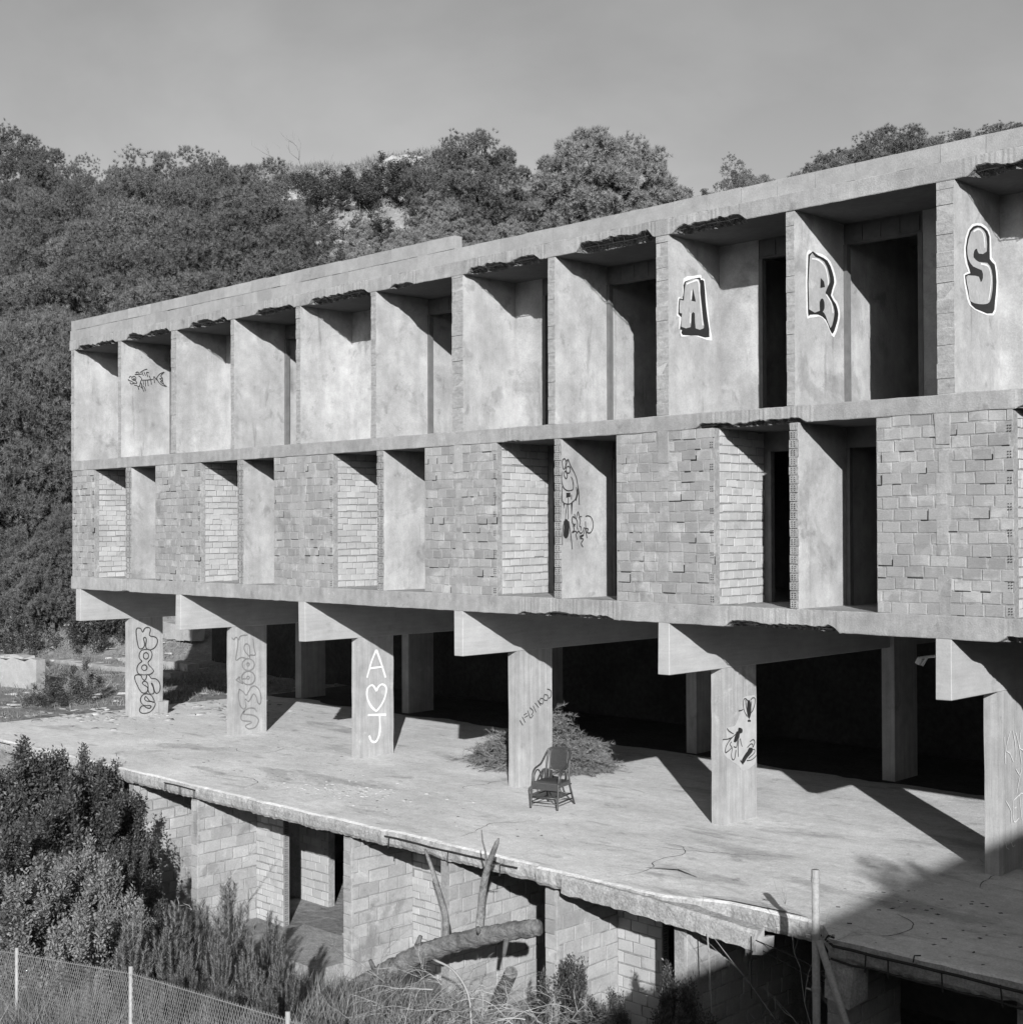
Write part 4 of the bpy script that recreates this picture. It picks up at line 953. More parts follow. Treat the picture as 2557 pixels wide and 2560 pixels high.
PL = [
 'broad pine with a bare twig on top, on the rocky crest',
 'bush on the dirt slope behind the end column',
 'bushy pine between the flat one and the wide one',
 'dark bush alone on the pale dirt slope',
 'dark bush behind the low plastered wall',
 'dark bush on the dirt above the low wall',
 'dark bush on the dirt slope under the first cantilever beam',
 'dark bush partly hidden by the end column',
 'dark low scrub bush along the crest of the hill',
 'dark low scrub bush on the rocky slope above the parapet',
 'dark pine growing close beside the plastered end wall of the building',
 'dark pine whose round crown tops the skyline of the dense stand',
 'dense dark leafy shrub in front of the terrace end',
 'feathery pine seedling with upright shoots below the terrace',
 'flat bushy pine over the letter S bay',
 'glossy leafy bush beside the pale basement brickwork',
 'grey-green bush on the dirt beside the low plastered wall',
 'leafy bush at the foot of the first pier',
 'leafy bush at the foot of the third pier',
 'leafy bush at the shaded foot of the partition wall',
 'leafy bush below the pale basement brickwork',
 'leafy bush standing before the narrow dark basement opening',
 'little dark conical pine between the crest pine and the pale thicket',
 'low bush between the seedlings and the second pier',
 'low bush in the shade below the broken slab edge',
 'low dark pine at the foot of the stand above the pale dirt slope',
 'low pale pine along the parapet past the lone pine',
 'low pale pine at the end of the pale thicket',
 'low pale pine at the near end of the tree line over the parapet',
 'low pale pine just before the tree line over the parapet',
 'low pale pine midway between lone pine and round-headed pine',
 'lower round pine beside the highest one over the parapet',
 'narrow pine between two round ones over the parapet',
 'pale bushy pine filling the tree line below the round-headed one',
 'pale pine between the round-headed one and the flat bushy one',
 'pale spiky pine at the shoulder of the tallest pale one',
 'pale spiky pine below the tallest pale one',
 'pale young pine at the foot of the lone pine',
 'pale young pine in the thicket on the slope above the parapet',
 'pine behind the round-headed one over the parapet',
 'pine shoulder to shoulder with the round-headed one',
 'round-headed pine rising highest over the single-course parapet',
 'rounded dark pine in the dense stand beyond the plastered end of the building',
 'silvery pale-leaved shrub growing against the dark shrubs',
 'small lone pine with a visible stem above the parapet',
 'small pine on the far shoulder of the round-headed one',
 'small tuft of weeds at the end of the low plastered wall',
 'smaller pine leaning against the broad crest pine',
 'tall dark bush at the foot of the slope behind the end column',
 'tall pale bushy pine with spiky upright shoots above the parapet step',
 'wide bushy pine at the last visible stretch of parapet',
]
PG = [
 'dark shrubs in front of the terrace end',
 'low pines at the foot of the stand',
 'pine seedlings below the terrace',
 'pines along the skyline of the stand',
 'pines beside the end wall',
 'pines on the hillside behind the building',
 'scrub along the crest',
 'scrub on the rocky slope',
 'silvery shrubs below the terrace',
 'young pines on the slope',
]
PLANTS = [
 ('pine0','pine_tree',-66.07,28.91,9.5,1.0,1.49,PL[11],'tree',PG[3]),
 ('pine1','pine_tree',-62.97,29.54,8.0,0.9,3.42,PL[11],'tree',PG[3]),
 ('pine2','pine_tree',-60.8,30.28,8.0,0.9,2.32,PL[11],'tree',PG[3]),
 ('pine3','pine_tree',-56.8,30.42,6.5,0.8,3.79,PL[11],'tree',PG[3]),
 ('pine0','pine_tree',-51.23,29.96,7.0,0.8,3.93,PL[11],'tree',PG[3]),
 ('pine1','pine_tree',-43.19,27.04,7.5,0.9,0.41,PL[11],'tree',PG[3]),
 ('pine2','pine_tree',-39.72,26.6,8.5,1.0,0.08,PL[11],'tree',PG[3]),
 ('pine3','pine_tree',-37.96,27.65,7.0,0.9,5.26,PL[11],'tree',PG[3]),
 ('pine0','pine_tree',-33.66,25.94,7.0,0.8,1.63,PL[11],'tree',PG[3]),
 ('pine1','pine_tree',-30.82,25.25,7.0,0.8,1.47,PL[11],'tree',PG[3]),
 ('pine2','pine_tree',-29.21,25.43,7.5,0.9,6.25,PL[11],'tree',PG[3]),
 ('pine3','pine_tree',-24.46,23.15,6.5,0.9,2.95,PL[11],'tree',PG[3]),
 ('pine1','pine_tree',-56.94,23.65,8.92,0.91,0.95,PL[42],'tree',PG[5]),
 ('pine0','pine_tree',-55.78,26.55,7.05,0.89,6.01,PL[42],'tree',PG[5]),
 ('pine2','pine_tree',-44.83,22.31,9.47,0.97,4.51,PL[42],'tree',PG[5]),
 ('pine3','pine_tree',-28.48,17.79,9.76,1.03,3.62,PL[42],'tree',PG[5]),
 ('pine0','pine_tree',-31.99,22.71,8.1,0.88,1.36,PL[42],'tree',PG[5]),
 ('pine2','pine_tree',-23.45,19.95,8.88,0.96,5.23,PL[42],'tree',PG[5]),
 ('pine1','pine_tree',-22.3,21.09,8.22,1.08,4.28,PL[42],'tree',PG[5]),
 ('pine2','pine_tree',-54.32,22.79,7.49,1.09,5.68,PL[42],'tree',PG[5]),
 ('pine2','pine_tree',-48.98,22.46,7.63,0.92,0.4,PL[42],'tree',PG[5]),
 ('pine0','pine_tree',-35.23,18.88,7.27,0.95,0.95,PL[42],'tree',PG[5]),
 ('pine0','pine_tree',-26.65,15.78,9.62,1.0,4.78,PL[42],'tree',PG[5]),
 ('pine2','pine_tree',-25.67,17.8,8.65,0.98,6.27,PL[42],'tree',PG[5]),
 ('pine0','pine_tree',-23.31,18.71,8.8,1.09,6.1,PL[42],'tree',PG[5]),
 ('pine2','pine_tree',-19.9,18.92,9.07,0.93,6.02,PL[42],'tree',PG[5]),
 ('pine0','pine_tree',-40.92,15.73,8.93,1.01,5.91,PL[42],'tree',PG[5]),
 ('pine1','pine_tree',-31.44,13.87,9.16,1.08,2.75,PL[42],'tree',PG[5]),
 ('pine3','pine_tree',-31.05,15.66,8.02,1.1,1.98,PL[42],'tree',PG[5]),
 ('pine2','pine_tree',-27.71,16.51,7.4,0.97,4.27,PL[42],'tree',PG[5]),
 ('pine0','pine_tree',-20.42,14.6,9.21,1.0,6.0,PL[42],'tree',PG[5]),
 ('pine2','pine_tree',-20.17,16.24,8.88,1.0,2.01,PL[42],'tree',PG[5]),
 ('pine2','pine_tree',-18.6,18.14,8.11,0.93,2.37,PL[42],'tree',PG[5]),
 ('pine1','pine_tree',-33.73,12.71,7.93,1.01,1.69,PL[42],'tree',PG[5]),
 ('pine0','pine_tree',-27.6,11.75,8.95,0.88,2.02,PL[42],'tree',PG[5]),
 ('pine1','pine_tree',-24.93,12.63,8.32,0.87,4.66,PL[42],'tree',PG[5]),
 ('pine2','pine_tree',-31.31,11.28,7.26,1.0,2.65,PL[42],'tree',PG[5]),
 ('pine3','pine_tree',-23.13,9.88,8.39,0.92,3.57,PL[42],'tree',PG[5]),
 ('pine3','pine_tree',-24.54,11.99,7.6,1.09,5.53,PL[42],'tree',PG[5]),
 ('pine2','pine_tree',-28.62,10.09,7.2,0.88,1.54,PL[42],'tree',PG[5]),
 ('pine1','pine_tree',-19.75,7.63,8.54,1.07,5.65,PL[42],'tree',PG[5]),
 ('pine0','pine_tree',-17.48,6.47,4.2,0.95,0.8,PL[25],'tree',PG[1]),
 ('pine0','pine_tree',-16.38,6.86,3.8,0.95,4.5,PL[25],'tree',PG[1]),
 ('pine3','pine_tree',-15.82,7.4,4.0,0.95,4.99,PL[25],'tree',PG[1]),
 ('pine1','pine_tree',-15.58,8.0,3.4,0.95,0.27,PL[25],'tree',PG[1]),
 ('pine3','pine_tree',-17.17,6.79,3.0,0.95,3.8,PL[25],'tree',PG[1]),
 ('pine3','pine_tree',-16.28,7.32,2.8,0.95,4.0,PL[25],'tree',PG[1]),
 ('pine0','pine_tree',-15.94,7.98,4.5,0.95,3.91,PL[25],'tree',PG[1]),
 ('pine2','pine_tree',-20.46,8.28,11.2,0.7,0.33,PL[10],'tree',PG[4]),
 ('pine2','pine_tree',-18.69,8.66,9.45,0.7,4.77,PL[10],'tree',PG[4]),
 ('high1','pine_tree',-25.79,11.43,9.38,0.85,2.64,PL[10],'tree',PG[4]),
 ('high1','pine_tree',-23.27,11.15,7.74,0.85,2.89,PL[10],'tree',PG[4]),
 ('high0','pine_tree',-24.56,9.89,7.12,0.85,1.37,PL[10],'tree',PG[4]),
 ('high1','pine_tree',-22.76,10.31,4.96,0.85,4.37,PL[10],'tree',PG[4]),
 ('high0','pine_tree',-21.22,10.4,6.29,0.85,5.04,PL[10],'tree',PG[4]),
 ('high0','pine_tree',-22.51,9.16,5.51,0.85,2.67,PL[10],'tree',PG[4]),
 ('high0','pine_tree',-22.22,10.86,3.5,0.85,5.88,PL[10],'tree',PG[4]),
 ('pine1','pine_tree',-20.92,33.94,7.5,1.0,2.35,PL[0],'tree',None),
 ('pine2','pine_tree',-22.34,32.56,5.5,0.9,5.64,PL[47],'tree',None),
 ('young0','pine_tree',-17.52,39.04,8.0,1.0,4.97,PL[49],'tree',None),
 ('young1','pine_tree',-15.89,40.67,7.0,1.0,1.65,PL[35],'tree',None),
 ('young2','pine_tree',-18.4,37.87,6.0,1.0,2.91,PL[36],'tree',None),
 ('young0','pine_tree',-14.49,42.09,4.5,1.0,0.77,PL[27],'tree',None),
 ('tall0','pine_tree',-12.54,45.39,5.2,0.8,5.11,PL[44],'tree',None),
 ('tall1','pine_tree',-20.2,38.53,4.5,0.8,4.16,PL[22],'tree',None),
 ('pine3','pine_tree',-3.54,46.9,7.0,1.0,5.57,PL[41],'tree',None),
 ('pine0','pine_tree',-9.83,52.26,5.69,1.0,4.98,PL[31],'tree',None),
 ('tall2','pine_tree',-8.88,53.55,5.78,1.0,4.19,PL[32],'tree',None),
 ('pine2','pine_tree',-6.48,55.56,4.62,1.0,4.61,PL[45],'tree',None),
 ('young1','pine_tree',-10.61,51.85,5.04,1.2,3.54,PL[28],'tree',None),
 ('young2','pine_tree',-9.4,52.69,5.5,1.2,0.65,PL[33],'tree',None),
 ('pine1','pine_tree',-8.44,53.97,6.19,1.0,3.69,PL[40],'tree',None),
 ('pine3','pine_tree',-6.77,54.57,5.5,1.0,0.03,PL[39],'tree',None),
 ('young0','pine_tree',-2.19,49.65,4.06,1.2,0.9,PL[34],'tree',None),
 ('pine2','pine_tree',0.49,49.13,5.0,1.2,4.86,PL[2],'tree',None),
 ('young1','pine_tree',-13.98,48.55,3.5,0.9,0.28,PL[37],'tree',None),
 ('young2','pine_tree',-17.65,56.13,3.36,1.2,0.58,PL[26],'tree',None),
 ('young0','pine_tree',-16.85,57.61,3.79,1.2,0.62,PL[30],'tree',None),
 ('young1','pine_tree',-11.52,51.32,4.39,1.2,5.53,PL[29],'tree',None),
 ('pine1','pine_tree',-1.19,50.27,4.5,1.3,1.13,PL[14],'tree',None),
 ('pine0','pine_tree',0.71,50.75,4.5,1.3,0.15,PL[50],'tree',None),
 ('young0','young_pine',-19.72,38.33,3.76,1.1,4.06,PL[38],'tree',PG[9]),
 ('young1','young_pine',-18.35,39.34,3.92,0.91,2.49,PL[38],'tree',PG[9]),
 ('young2','young_pine',-19.49,42.76,2.72,0.87,5.84,PL[38],'tree',PG[9]),
 ('young2','young_pine',-16.11,42.25,3.18,1.03,4.23,PL[38],'tree',PG[9]),
 ('young1','young_pine',-21.88,32.0,3.42,1.08,5.35,PL[38],'tree',PG[9]),
 ('young1','young_pine',-21.3,33.98,3.54,0.98,3.67,PL[38],'tree',PG[9]),
 ('young1','young_pine',-20.68,36.35,3.03,0.94,2.4,PL[38],'tree',PG[9]),
 ('young0','young_pine',-20.79,36.93,3.05,0.93,4.38,PL[38],'tree',PG[9]),
 ('young2','young_pine',-19.34,38.72,3.41,0.97,3.02,PL[38],'tree',PG[9]),
 ('young2','young_pine',-18.08,39.62,3.16,1.06,0.29,PL[38],'tree',PG[9]),
 ('young2','young_pine',-16.65,40.68,3.51,0.82,1.37,PL[38],'tree',PG[9]),
 ('young0','young_pine',-15.94,40.68,3.69,0.86,4.43,PL[38],'tree',PG[9]),
 ('young0','young_pine',-14.72,42.94,2.96,0.89,2.66,PL[38],'tree',PG[9]),
 ('scrub1','scrub_bush',-23.08,29.79,1.5,1.4,0.49,PL[9],'bush',PG[7]),
 ('scrub1','scrub_bush',-21.25,30.2,1.3,1.4,1.73,PL[9],'bush',PG[7]),
 ('young1','young_pine',-20.58,31.55,3.84,0.83,5.91,PL[38],'tree',PG[9]),
 ('young1','young_pine',-20.39,32.79,3.66,1.0,4.21,PL[38],'tree',PG[9]),
 ('young1','young_pine',-20.38,35.96,2.75,1.0,3.37,PL[38],'tree',PG[9]),
 ('young2','young_pine',-20.16,36.17,3.09,0.89,4.57,PL[38],'tree',PG[9]),
 ('young0','young_pine',-18.46,37.85,3.62,0.85,5.59,PL[38],'tree',PG[9]),
 ('young0','young_pine',-17.49,38.8,3.9,1.08,4.05,PL[38],'tree',PG[9]),
 ('young0','young_pine',-16.92,40.42,3.02,0.94,1.96,PL[38],'tree',PG[9]),
 ('young2','young_pine',-16.02,40.61,3.6,0.96,4.64,PL[38],'tree',PG[9]),
 ('young0','young_pine',-14.77,41.84,3.14,0.81,3.17,PL[38],'tree',PG[9]),
 ('young1','young_pine',-13.67,42.58,3.1,1.08,2.81,PL[38],'tree',PG[9]),
 ('young2','young_pine',-21.67,26.65,2.81,0.83,4.89,PL[38],'tree',PG[9]),
 ('scrub1','scrub_bush',-21.99,29.12,1.85,1.4,4.7,PL[9],'bush',PG[7]),
 ('scrub0','scrub_bush',-20.37,29.32,1.65,1.4,1.27,PL[9],'bush',PG[7]),
 ('young1','young_pine',-20.81,30.99,2.64,1.07,5.96,PL[38],'tree',PG[9]),
 ('young2','young_pine',-19.85,32.29,3.42,0.95,3.32,PL[38],'tree',PG[9]),
 ('young0','young_pine',-18.7,33.78,3.53,0.98,4.56,PL[38],'tree',PG[9]),
 ('young1','young_pine',-18.54,34.28,3.53,0.85,3.93,PL[38],'tree',PG[9]),
 ('young2','young_pine',-18.86,37.12,2.9,1.08,5.95,PL[38],'tree',PG[9]),
 ('young0','young_pine',-17.39,37.52,3.52,0.84,4.98,PL[38],'tree',PG[9]),
 ('young0','young_pine',-16.63,40.01,3.1,0.95,3.13,PL[38],'tree',PG[9]),
 ('young1','young_pine',-15.87,40.07,3.06,1.01,0.84,PL[38],'tree',PG[9]),
 ('young2','young_pine',-10.42,37.39,3.9,0.82,6.24,PL[38],'tree',PG[9]),
 ('young0','young_pine',-12.61,42.93,2.69,0.93,4.75,PL[38],'tree',PG[9]),
 ('scrub0','scrub_bush',-22.86,25.83,1.76,1.4,2.46,PL[9],'bush',PG[7]),
 ('scrub1','scrub_bush',-20.72,25.83,1.44,1.4,2.92,PL[9],'bush',PG[7]),
 ('young2','young_pine',-20.26,27.69,2.85,0.88,5.33,PL[38],'tree',PG[9]),
 ('young0','young_pine',-19.58,28.37,3.16,0.88,2.32,PL[38],'tree',PG[9]),
 ('young0','young_pine',-19.32,30.73,2.82,0.85,2.54,PL[38],'tree',PG[9]),
 ('young0','young_pine',-20.25,32.26,2.75,0.93,1.16,PL[38],'tree',PG[9]),
 ('young0','young_pine',-18.57,33.92,3.04,1.01,0.32,PL[38],'tree',PG[9]),
 ('young0','young_pine',-19.02,35.57,2.64,0.87,2.44,PL[38],'tree',PG[9]),
 ('young0','young_pine',-18.53,36.76,2.76,0.98,5.07,PL[38],'tree',PG[9]),
 ('young1','young_pine',-14.05,34.18,3.92,0.95,3.52,PL[38],'tree',PG[9]),
 ('young1','young_pine',-13.48,35.08,3.99,0.83,4.29,PL[38],'tree',PG[9]),
 ('young0','young_pine',-13.19,38.88,2.61,1.0,0.12,PL[38],'tree',PG[9]),
 ('young2','young_pine',-11.85,38.45,2.86,1.07,1.26,PL[38],'tree',PG[9]),
 ('young1','young_pine',-9.05,38.06,3.73,1.08,0.21,PL[38],'tree',PG[9]),
 ('scrub1','scrub_bush',-20.85,23.97,1.35,1.4,2.59,PL[9],'bush',PG[7]),
 ('young1','young_pine',-20.11,25.4,3.35,0.85,4.65,PL[38],'tree',PG[9]),
 ('young1','young_pine',-19.34,26.86,3.37,1.04,2.75,PL[38],'tree',PG[9]),
 ('young2','young_pine',-18.84,27.71,3.08,1.02,3.8,PL[38],'tree',PG[9]),
 ('young0','young_pine',-18.0,29.24,3.28,0.85,4.72,PL[38],'tree',PG[9]),
 ('young2','young_pine',-17.28,30.64,3.57,0.83,1.49,PL[38],'tree',PG[9]),
 ('young0','young_pine',-15.94,31.27,3.83,0.93,5.63,PL[38],'tree',PG[9]),
 ('young0','young_pine',-17.15,34.28,3.12,0.86,4.94,PL[38],'tree',PG[9]),
 ('young1','young_pine',-16.13,35.64,3.04,0.82,4.08,PL[38],'tree',PG[9]),
 ('young2','young_pine',-16.1,36.36,2.81,0.84,6.19,PL[38],'tree',PG[9]),
 ('young2','young_pine',-14.72,36.68,2.89,0.95,3.17,PL[38],'tree',PG[9]),
 ('young0','young_pine',-10.74,35.7,3.84,0.94,3.91,PL[38],'tree',PG[9]),
 ('young0','young_pine',-10.74,36.06,3.44,0.86,5.61,PL[38],'tree',PG[9]),
 ('young2','young_pine',-9.88,37.25,2.91,0.98,4.03,PL[38],'tree',PG[9]),
 ('scrub1','scrub_bush',-36.71,33.81,1.63,1.4,4.15,PL[8],'bush',PG[6]),
 ('scrub0','scrub_bush',-35.41,34.03,1.58,1.4,5.94,PL[8],'bush',PG[6]),
 ('scrub1','scrub_bush',-32.74,33.18,1.83,1.4,1.29,PL[8],'bush',PG[6]),
 ('scrub0','scrub_bush',-28.33,30.87,1.66,1.4,4.57,PL[8],'bush',PG[6]),
 ('scrub0','scrub_bush',-26.72,31.06,1.6,1.4,1.21,PL[8],'bush',PG[6]),
 ('scrub0','scrub_bush',-26.48,31.99,1.88,1.4,4.31,PL[8],'bush',PG[6]),
 ('scrub1','scrub_bush',-26.15,32.67,1.64,1.4,4.07,PL[8],'bush',PG[6]),
 ('scrub0','scrub_bush',-25.63,33.18,1.56,1.4,5.26,PL[8],'bush',PG[6]),
 ('scrub0','scrub_bush',-16.13,47.14,1.6,1.4,2.71,PL[8],'bush',PG[6]),
 ('scrub0','scrub_bush',-20.04,53.78,1.56,1.4,2.03,PL[8],'bush',PG[6]),
 ('scrub0','scrub_bush',-18.01,55.78,1.79,1.4,5.49,PL[8],'bush',PG[6]),
 ('scrub1','scrub_bush',-17.57,56.9,1.89,1.4,3.36,PL[8],'bush',PG[6]),
 ('scrub1','scrub_bush',-16.85,57.61,1.62,1.4,1.2,PL[8],'bush',PG[6]),
 ('scrub1','scrub_bush',-11.63,51.22,1.67,1.4,4.86,PL[8],'bush',PG[6]),
 ('scrub1','scrub_bush',-18.25,55.54,1.67,1.4,3.69,PL[8],'bush',PG[6]),
 ('scrub0','scrub_bush',-17.68,56.46,1.58,1.4,5.87,PL[8],'bush',PG[6]),
 ('scrub0','scrub_bush',-27.96,30.2,1.87,1.4,0.18,PL[8],'bush',PG[6]),
 ('scrub0','scrub_bush',-29.99,30.3,1.58,1.4,3.26,PL[8],'bush',PG[6]),
 ('scrub1','scrub_bush',-26.16,30.23,1.46,1.4,4.68,PL[8],'bush',PG[6]),
 ('scrub1','scrub_bush',-25.91,31.52,1.68,1.4,0.24,PL[8],'bush',PG[6]),
 ('scrub1','scrub_bush',-28.41,28.38,1.8,1.4,4.69,PL[8],'bush',PG[6]),
 ('scrub1','scrub_bush',-25.81,27.81,1.51,1.4,2.79,PL[8],'bush',PG[6]),
 ('scrub1','scrub_bush',-24.22,29.37,1.65,1.4,1.29,PL[8],'bush',PG[6]),
 ('scrub1','scrub_bush',-25.21,31.87,1.81,1.4,4.4,PL[8],'bush',PG[6]),
 ('scrub0','scrub_bush',-3.97,2.05,1.25,0.95,6.13,PL[16],'bush',None),
 ('scrub1','scrub_bush',-13.44,8.01,1.5,0.9,6.15,PL[1],'bush',None),
 ('scrub0','scrub_bush',-11.49,3.76,1.2,0.9,5.5,PL[4],'bush',None),
 ('scrub1','scrub_bush',-13.35,8.79,1.3,0.9,2.34,PL[7],'bush',None),
 ('scrub1','scrub_bush',-14.14,7.87,2.2,0.9,1.01,PL[6],'bush',None),
 ('scrub0','scrub_bush',-13.78,8.79,2.2,0.8,1.96,PL[48],'bush',None),
 ('scrub1','scrub_bush',-15.89,7.69,1.6,0.9,2.91,PL[3],'bush',None),
 ('scrub0','scrub_bush',-15.79,5.55,1.9,0.9,3.3,PL[5],'bush',None),
 ('scrub0','scrub_bush',-3.75,1.0,0.7,1.2,3.4,PL[46],'bush',None),
 ('shrub0','leafy_shrub',5.75,-3.55,3.23,0.75,2.26,PL[12],'shrub',PG[0]),
 ('shrub1','leafy_shrub',6.77,-3.24,3.5,0.6,5.35,PL[12],'shrub',PG[0]),
 ('shrub2','leafy_shrub',6.23,-4.48,3.54,0.8,1.79,PL[12],'shrub',PG[0]),
 ('shrub0','leafy_shrub',5.53,-4.47,3.42,0.75,2.91,PL[12],'shrub',PG[0]),
 ('shrub1','leafy_shrub',6.27,-4.16,3.59,0.75,5.57,PL[12],'shrub',PG[0]),
 ('shrub2','leafy_shrub',6.72,-3.71,3.58,0.7,5.07,PL[12],'shrub',PG[0]),
 ('shrub0','leafy_shrub',6.91,-5.21,3.29,0.8,1.87,PL[12],'shrub',PG[0]),
 ('shrub1','leafy_shrub',8.0,-3.42,2.71,0.7,1.52,PL[12],'shrub',PG[0]),
 ('shrub2','leafy_shrub',8.41,-4.43,2.83,0.8,5.07,PL[12],'shrub',PG[0]),
 ('shrub0','leafy_shrub',8.82,-5.43,2.66,0.8,0.06,PL[12],'shrub',PG[0]),
 ('shrub1','leafy_shrub',9.53,-4.01,2.11,0.55,0.83,PL[12],'shrub',PG[0]),
 ('shrub2','leafy_shrub',9.94,-6.42,2.44,0.9,3.33,PL[12],'shrub',PG[0]),
 ('shrub0','leafy_shrub',10.58,-5.09,2.3,0.75,3.37,PL[12],'shrub',PG[0]),
 ('shrub1','leafy_shrub',12.48,-6.72,1.94,0.8,1.04,PL[12],'shrub',PG[0]),
 ('shrub2','leafy_shrub',13.0,-7.62,1.74,0.9,0.32,PL[12],'shrub',PG[0]),
 ('shrub0','leafy_shrub',13.78,-6.84,1.72,0.6,1.28,PL[12],'shrub',PG[0]),
 ('pale0','pale_shrub',12.02,-6.49,2.37,0.7,4.84,PL[43],'shrub',PG[8]),
 ('pale1','pale_shrub',11.99,-6.09,2.33,0.6,2.92,PL[43],'shrub',PG[8]),
 ('pale2','pale_shrub',12.76,-7.15,2.22,0.8,6.15,PL[43],'shrub',PG[8]),
 ('pale0','pale_shrub',12.95,-7.67,2.25,0.8,4.93,PL[43],'shrub',PG[8]),
 ('pale1','pale_shrub',13.29,-6.49,2.27,0.6,6.15,PL[43],'shrub',PG[8]),
 ('pale2','pale_shrub',14.28,-6.92,2.07,0.6,0.22,PL[43],'shrub',PG[8]),
 ('pale0','pale_shrub',14.88,-7.74,1.97,0.7,1.16,PL[43],'shrub',PG[8]),
 ('pale1','pale_shrub',14.71,-6.77,1.88,0.5,0.08,PL[43],'shrub',PG[8]),
 ('seed0','pine_seedling',15.84,-6.93,1.62,0.8,2.72,PL[13],'seedling',PG[2]),
 ('seed1','pine_seedling',15.67,-6.39,1.7,0.7,2.12,PL[13],'seedling',PG[2]),
 ('seed2','pine_seedling',15.91,-6.16,1.87,0.8,0.32,PL[13],'seedling',PG[2]),
 ('seed0','pine_seedling',16.96,-6.24,1.16,0.7,3.43,PL[13],'seedling',PG[2]),
 ('seed1','pine_seedling',17.25,-7.22,0.96,0.9,0.59,PL[13],'seedling',PG[2]),
 ('seed2','pine_seedling',17.94,-7.24,0.9,0.9,1.96,PL[13],'seedling',PG[2]),
 ('seed0','pine_seedling',18.55,-7.2,0.94,0.9,1.55,PL[13],'seedling',PG[2]),
 ('seed1','pine_seedling',17.57,-7.88,0.76,0.9,5.04,PL[13],'seedling',PG[2]),
 ('seed2','pine_seedling',15.72,-7.46,1.54,0.8,2.63,PL[13],'seedling',PG[2]),
 ('seed0','pine_seedling',18.58,-8.02,0.7,1,1.64,PL[13],'seedling',PG[2]),
 ('seed1','pine_seedling',19.07,-7.81,0.74,1,0.28,PL[13],'seedling',PG[2]),
 ('seed2','pine_seedling',17.62,-8.68,0.58,1,2.7,PL[13],'seedling',PG[2]),
 ('seed0','pine_seedling',18.43,-8.58,0.59,1,3.94,PL[13],'seedling',PG[2]),
 ('seed1','pine_seedling',16.91,-9.38,0.52,1,4.24,PL[13],'seedling',PG[2]),
 ('shrub0','leafy_shrub',21.03,-3.62,1.98,0.55,5.73,PL[21],'shrub',None),
 ('shrub1','leafy_shrub',21.06,-3.31,2.28,0.5,5.08,PL[15],'shrub',None),
 ('shrub2','leafy_shrub',19.34,-3.32,2.1,0.5,1.55,PL[18],'shrub',None),
 ('shrub0','leafy_shrub',20.71,-3.93,1.47,0.5,0.85,PL[20],'shrub',None),
 ('shrub1','leafy_shrub',21.76,-4.02,1.37,0.6,4.76,PL[19],'shrub',None),
 ('shrub2','leafy_shrub',18.03,-6.15,0.42,0.6,4.96,PL[23],'shrub',None),
 ('shrub0','leafy_shrub',13.58,-5.63,1.97,0.5,3.2,PL[17],'shrub',None),
 ('shrub1','leafy_shrub',23.02,-3.9,1.68,0.7,5.22,PL[24],'shrub',None),
]
# ------------------------------------------------------------------ vegetation
def unit(a):
    return a / np.maximum(np.linalg.norm(a, axis=-1, keepdims=True), 1e-9)
def tris(base, direc, length, width, rng, twist=None):
    """thin triangles (needles) from base along direc"""
    n = len(base)
    side = unit(np.cross(direc, rng.normal(size=(n, 3))))
    w = width[:, None] if hasattr(width, '__len__') else width
    l = length[:, None]
    V = np.empty((n, 3, 3)); V[:, 0] = base - side * w * .5; V[:, 1] = base + side * w * .5; V[:, 2] = base + direc * l
    return V
def face_out(T, N):
    """wind every needle so that its face looks the way its clump's surface looks"""
    g = np.cross(T[:, 1] - T[:, 0], T[:, 2] - T[:, 0])
    f = (g * N).sum(1) < 0
    T[f] = T[f][:, [1, 0, 2]]
    return T
def leaves(base, direc, length, width, rng):
    """flat four-cornered leaves"""
    n = len(base)
    side = unit(np.cross(direc, rng.normal(size=(n, 3))))
    l = length[:, None]; w = width[:, None]
    V = np.empty((n, 4, 3)); mid = base + direc * l * .5
    V[:, 0] = base; V[:, 1] = mid + side * w * .5; V[:, 2] = base + direc * l; V[:, 3] = mid - side * w * .5
    return V
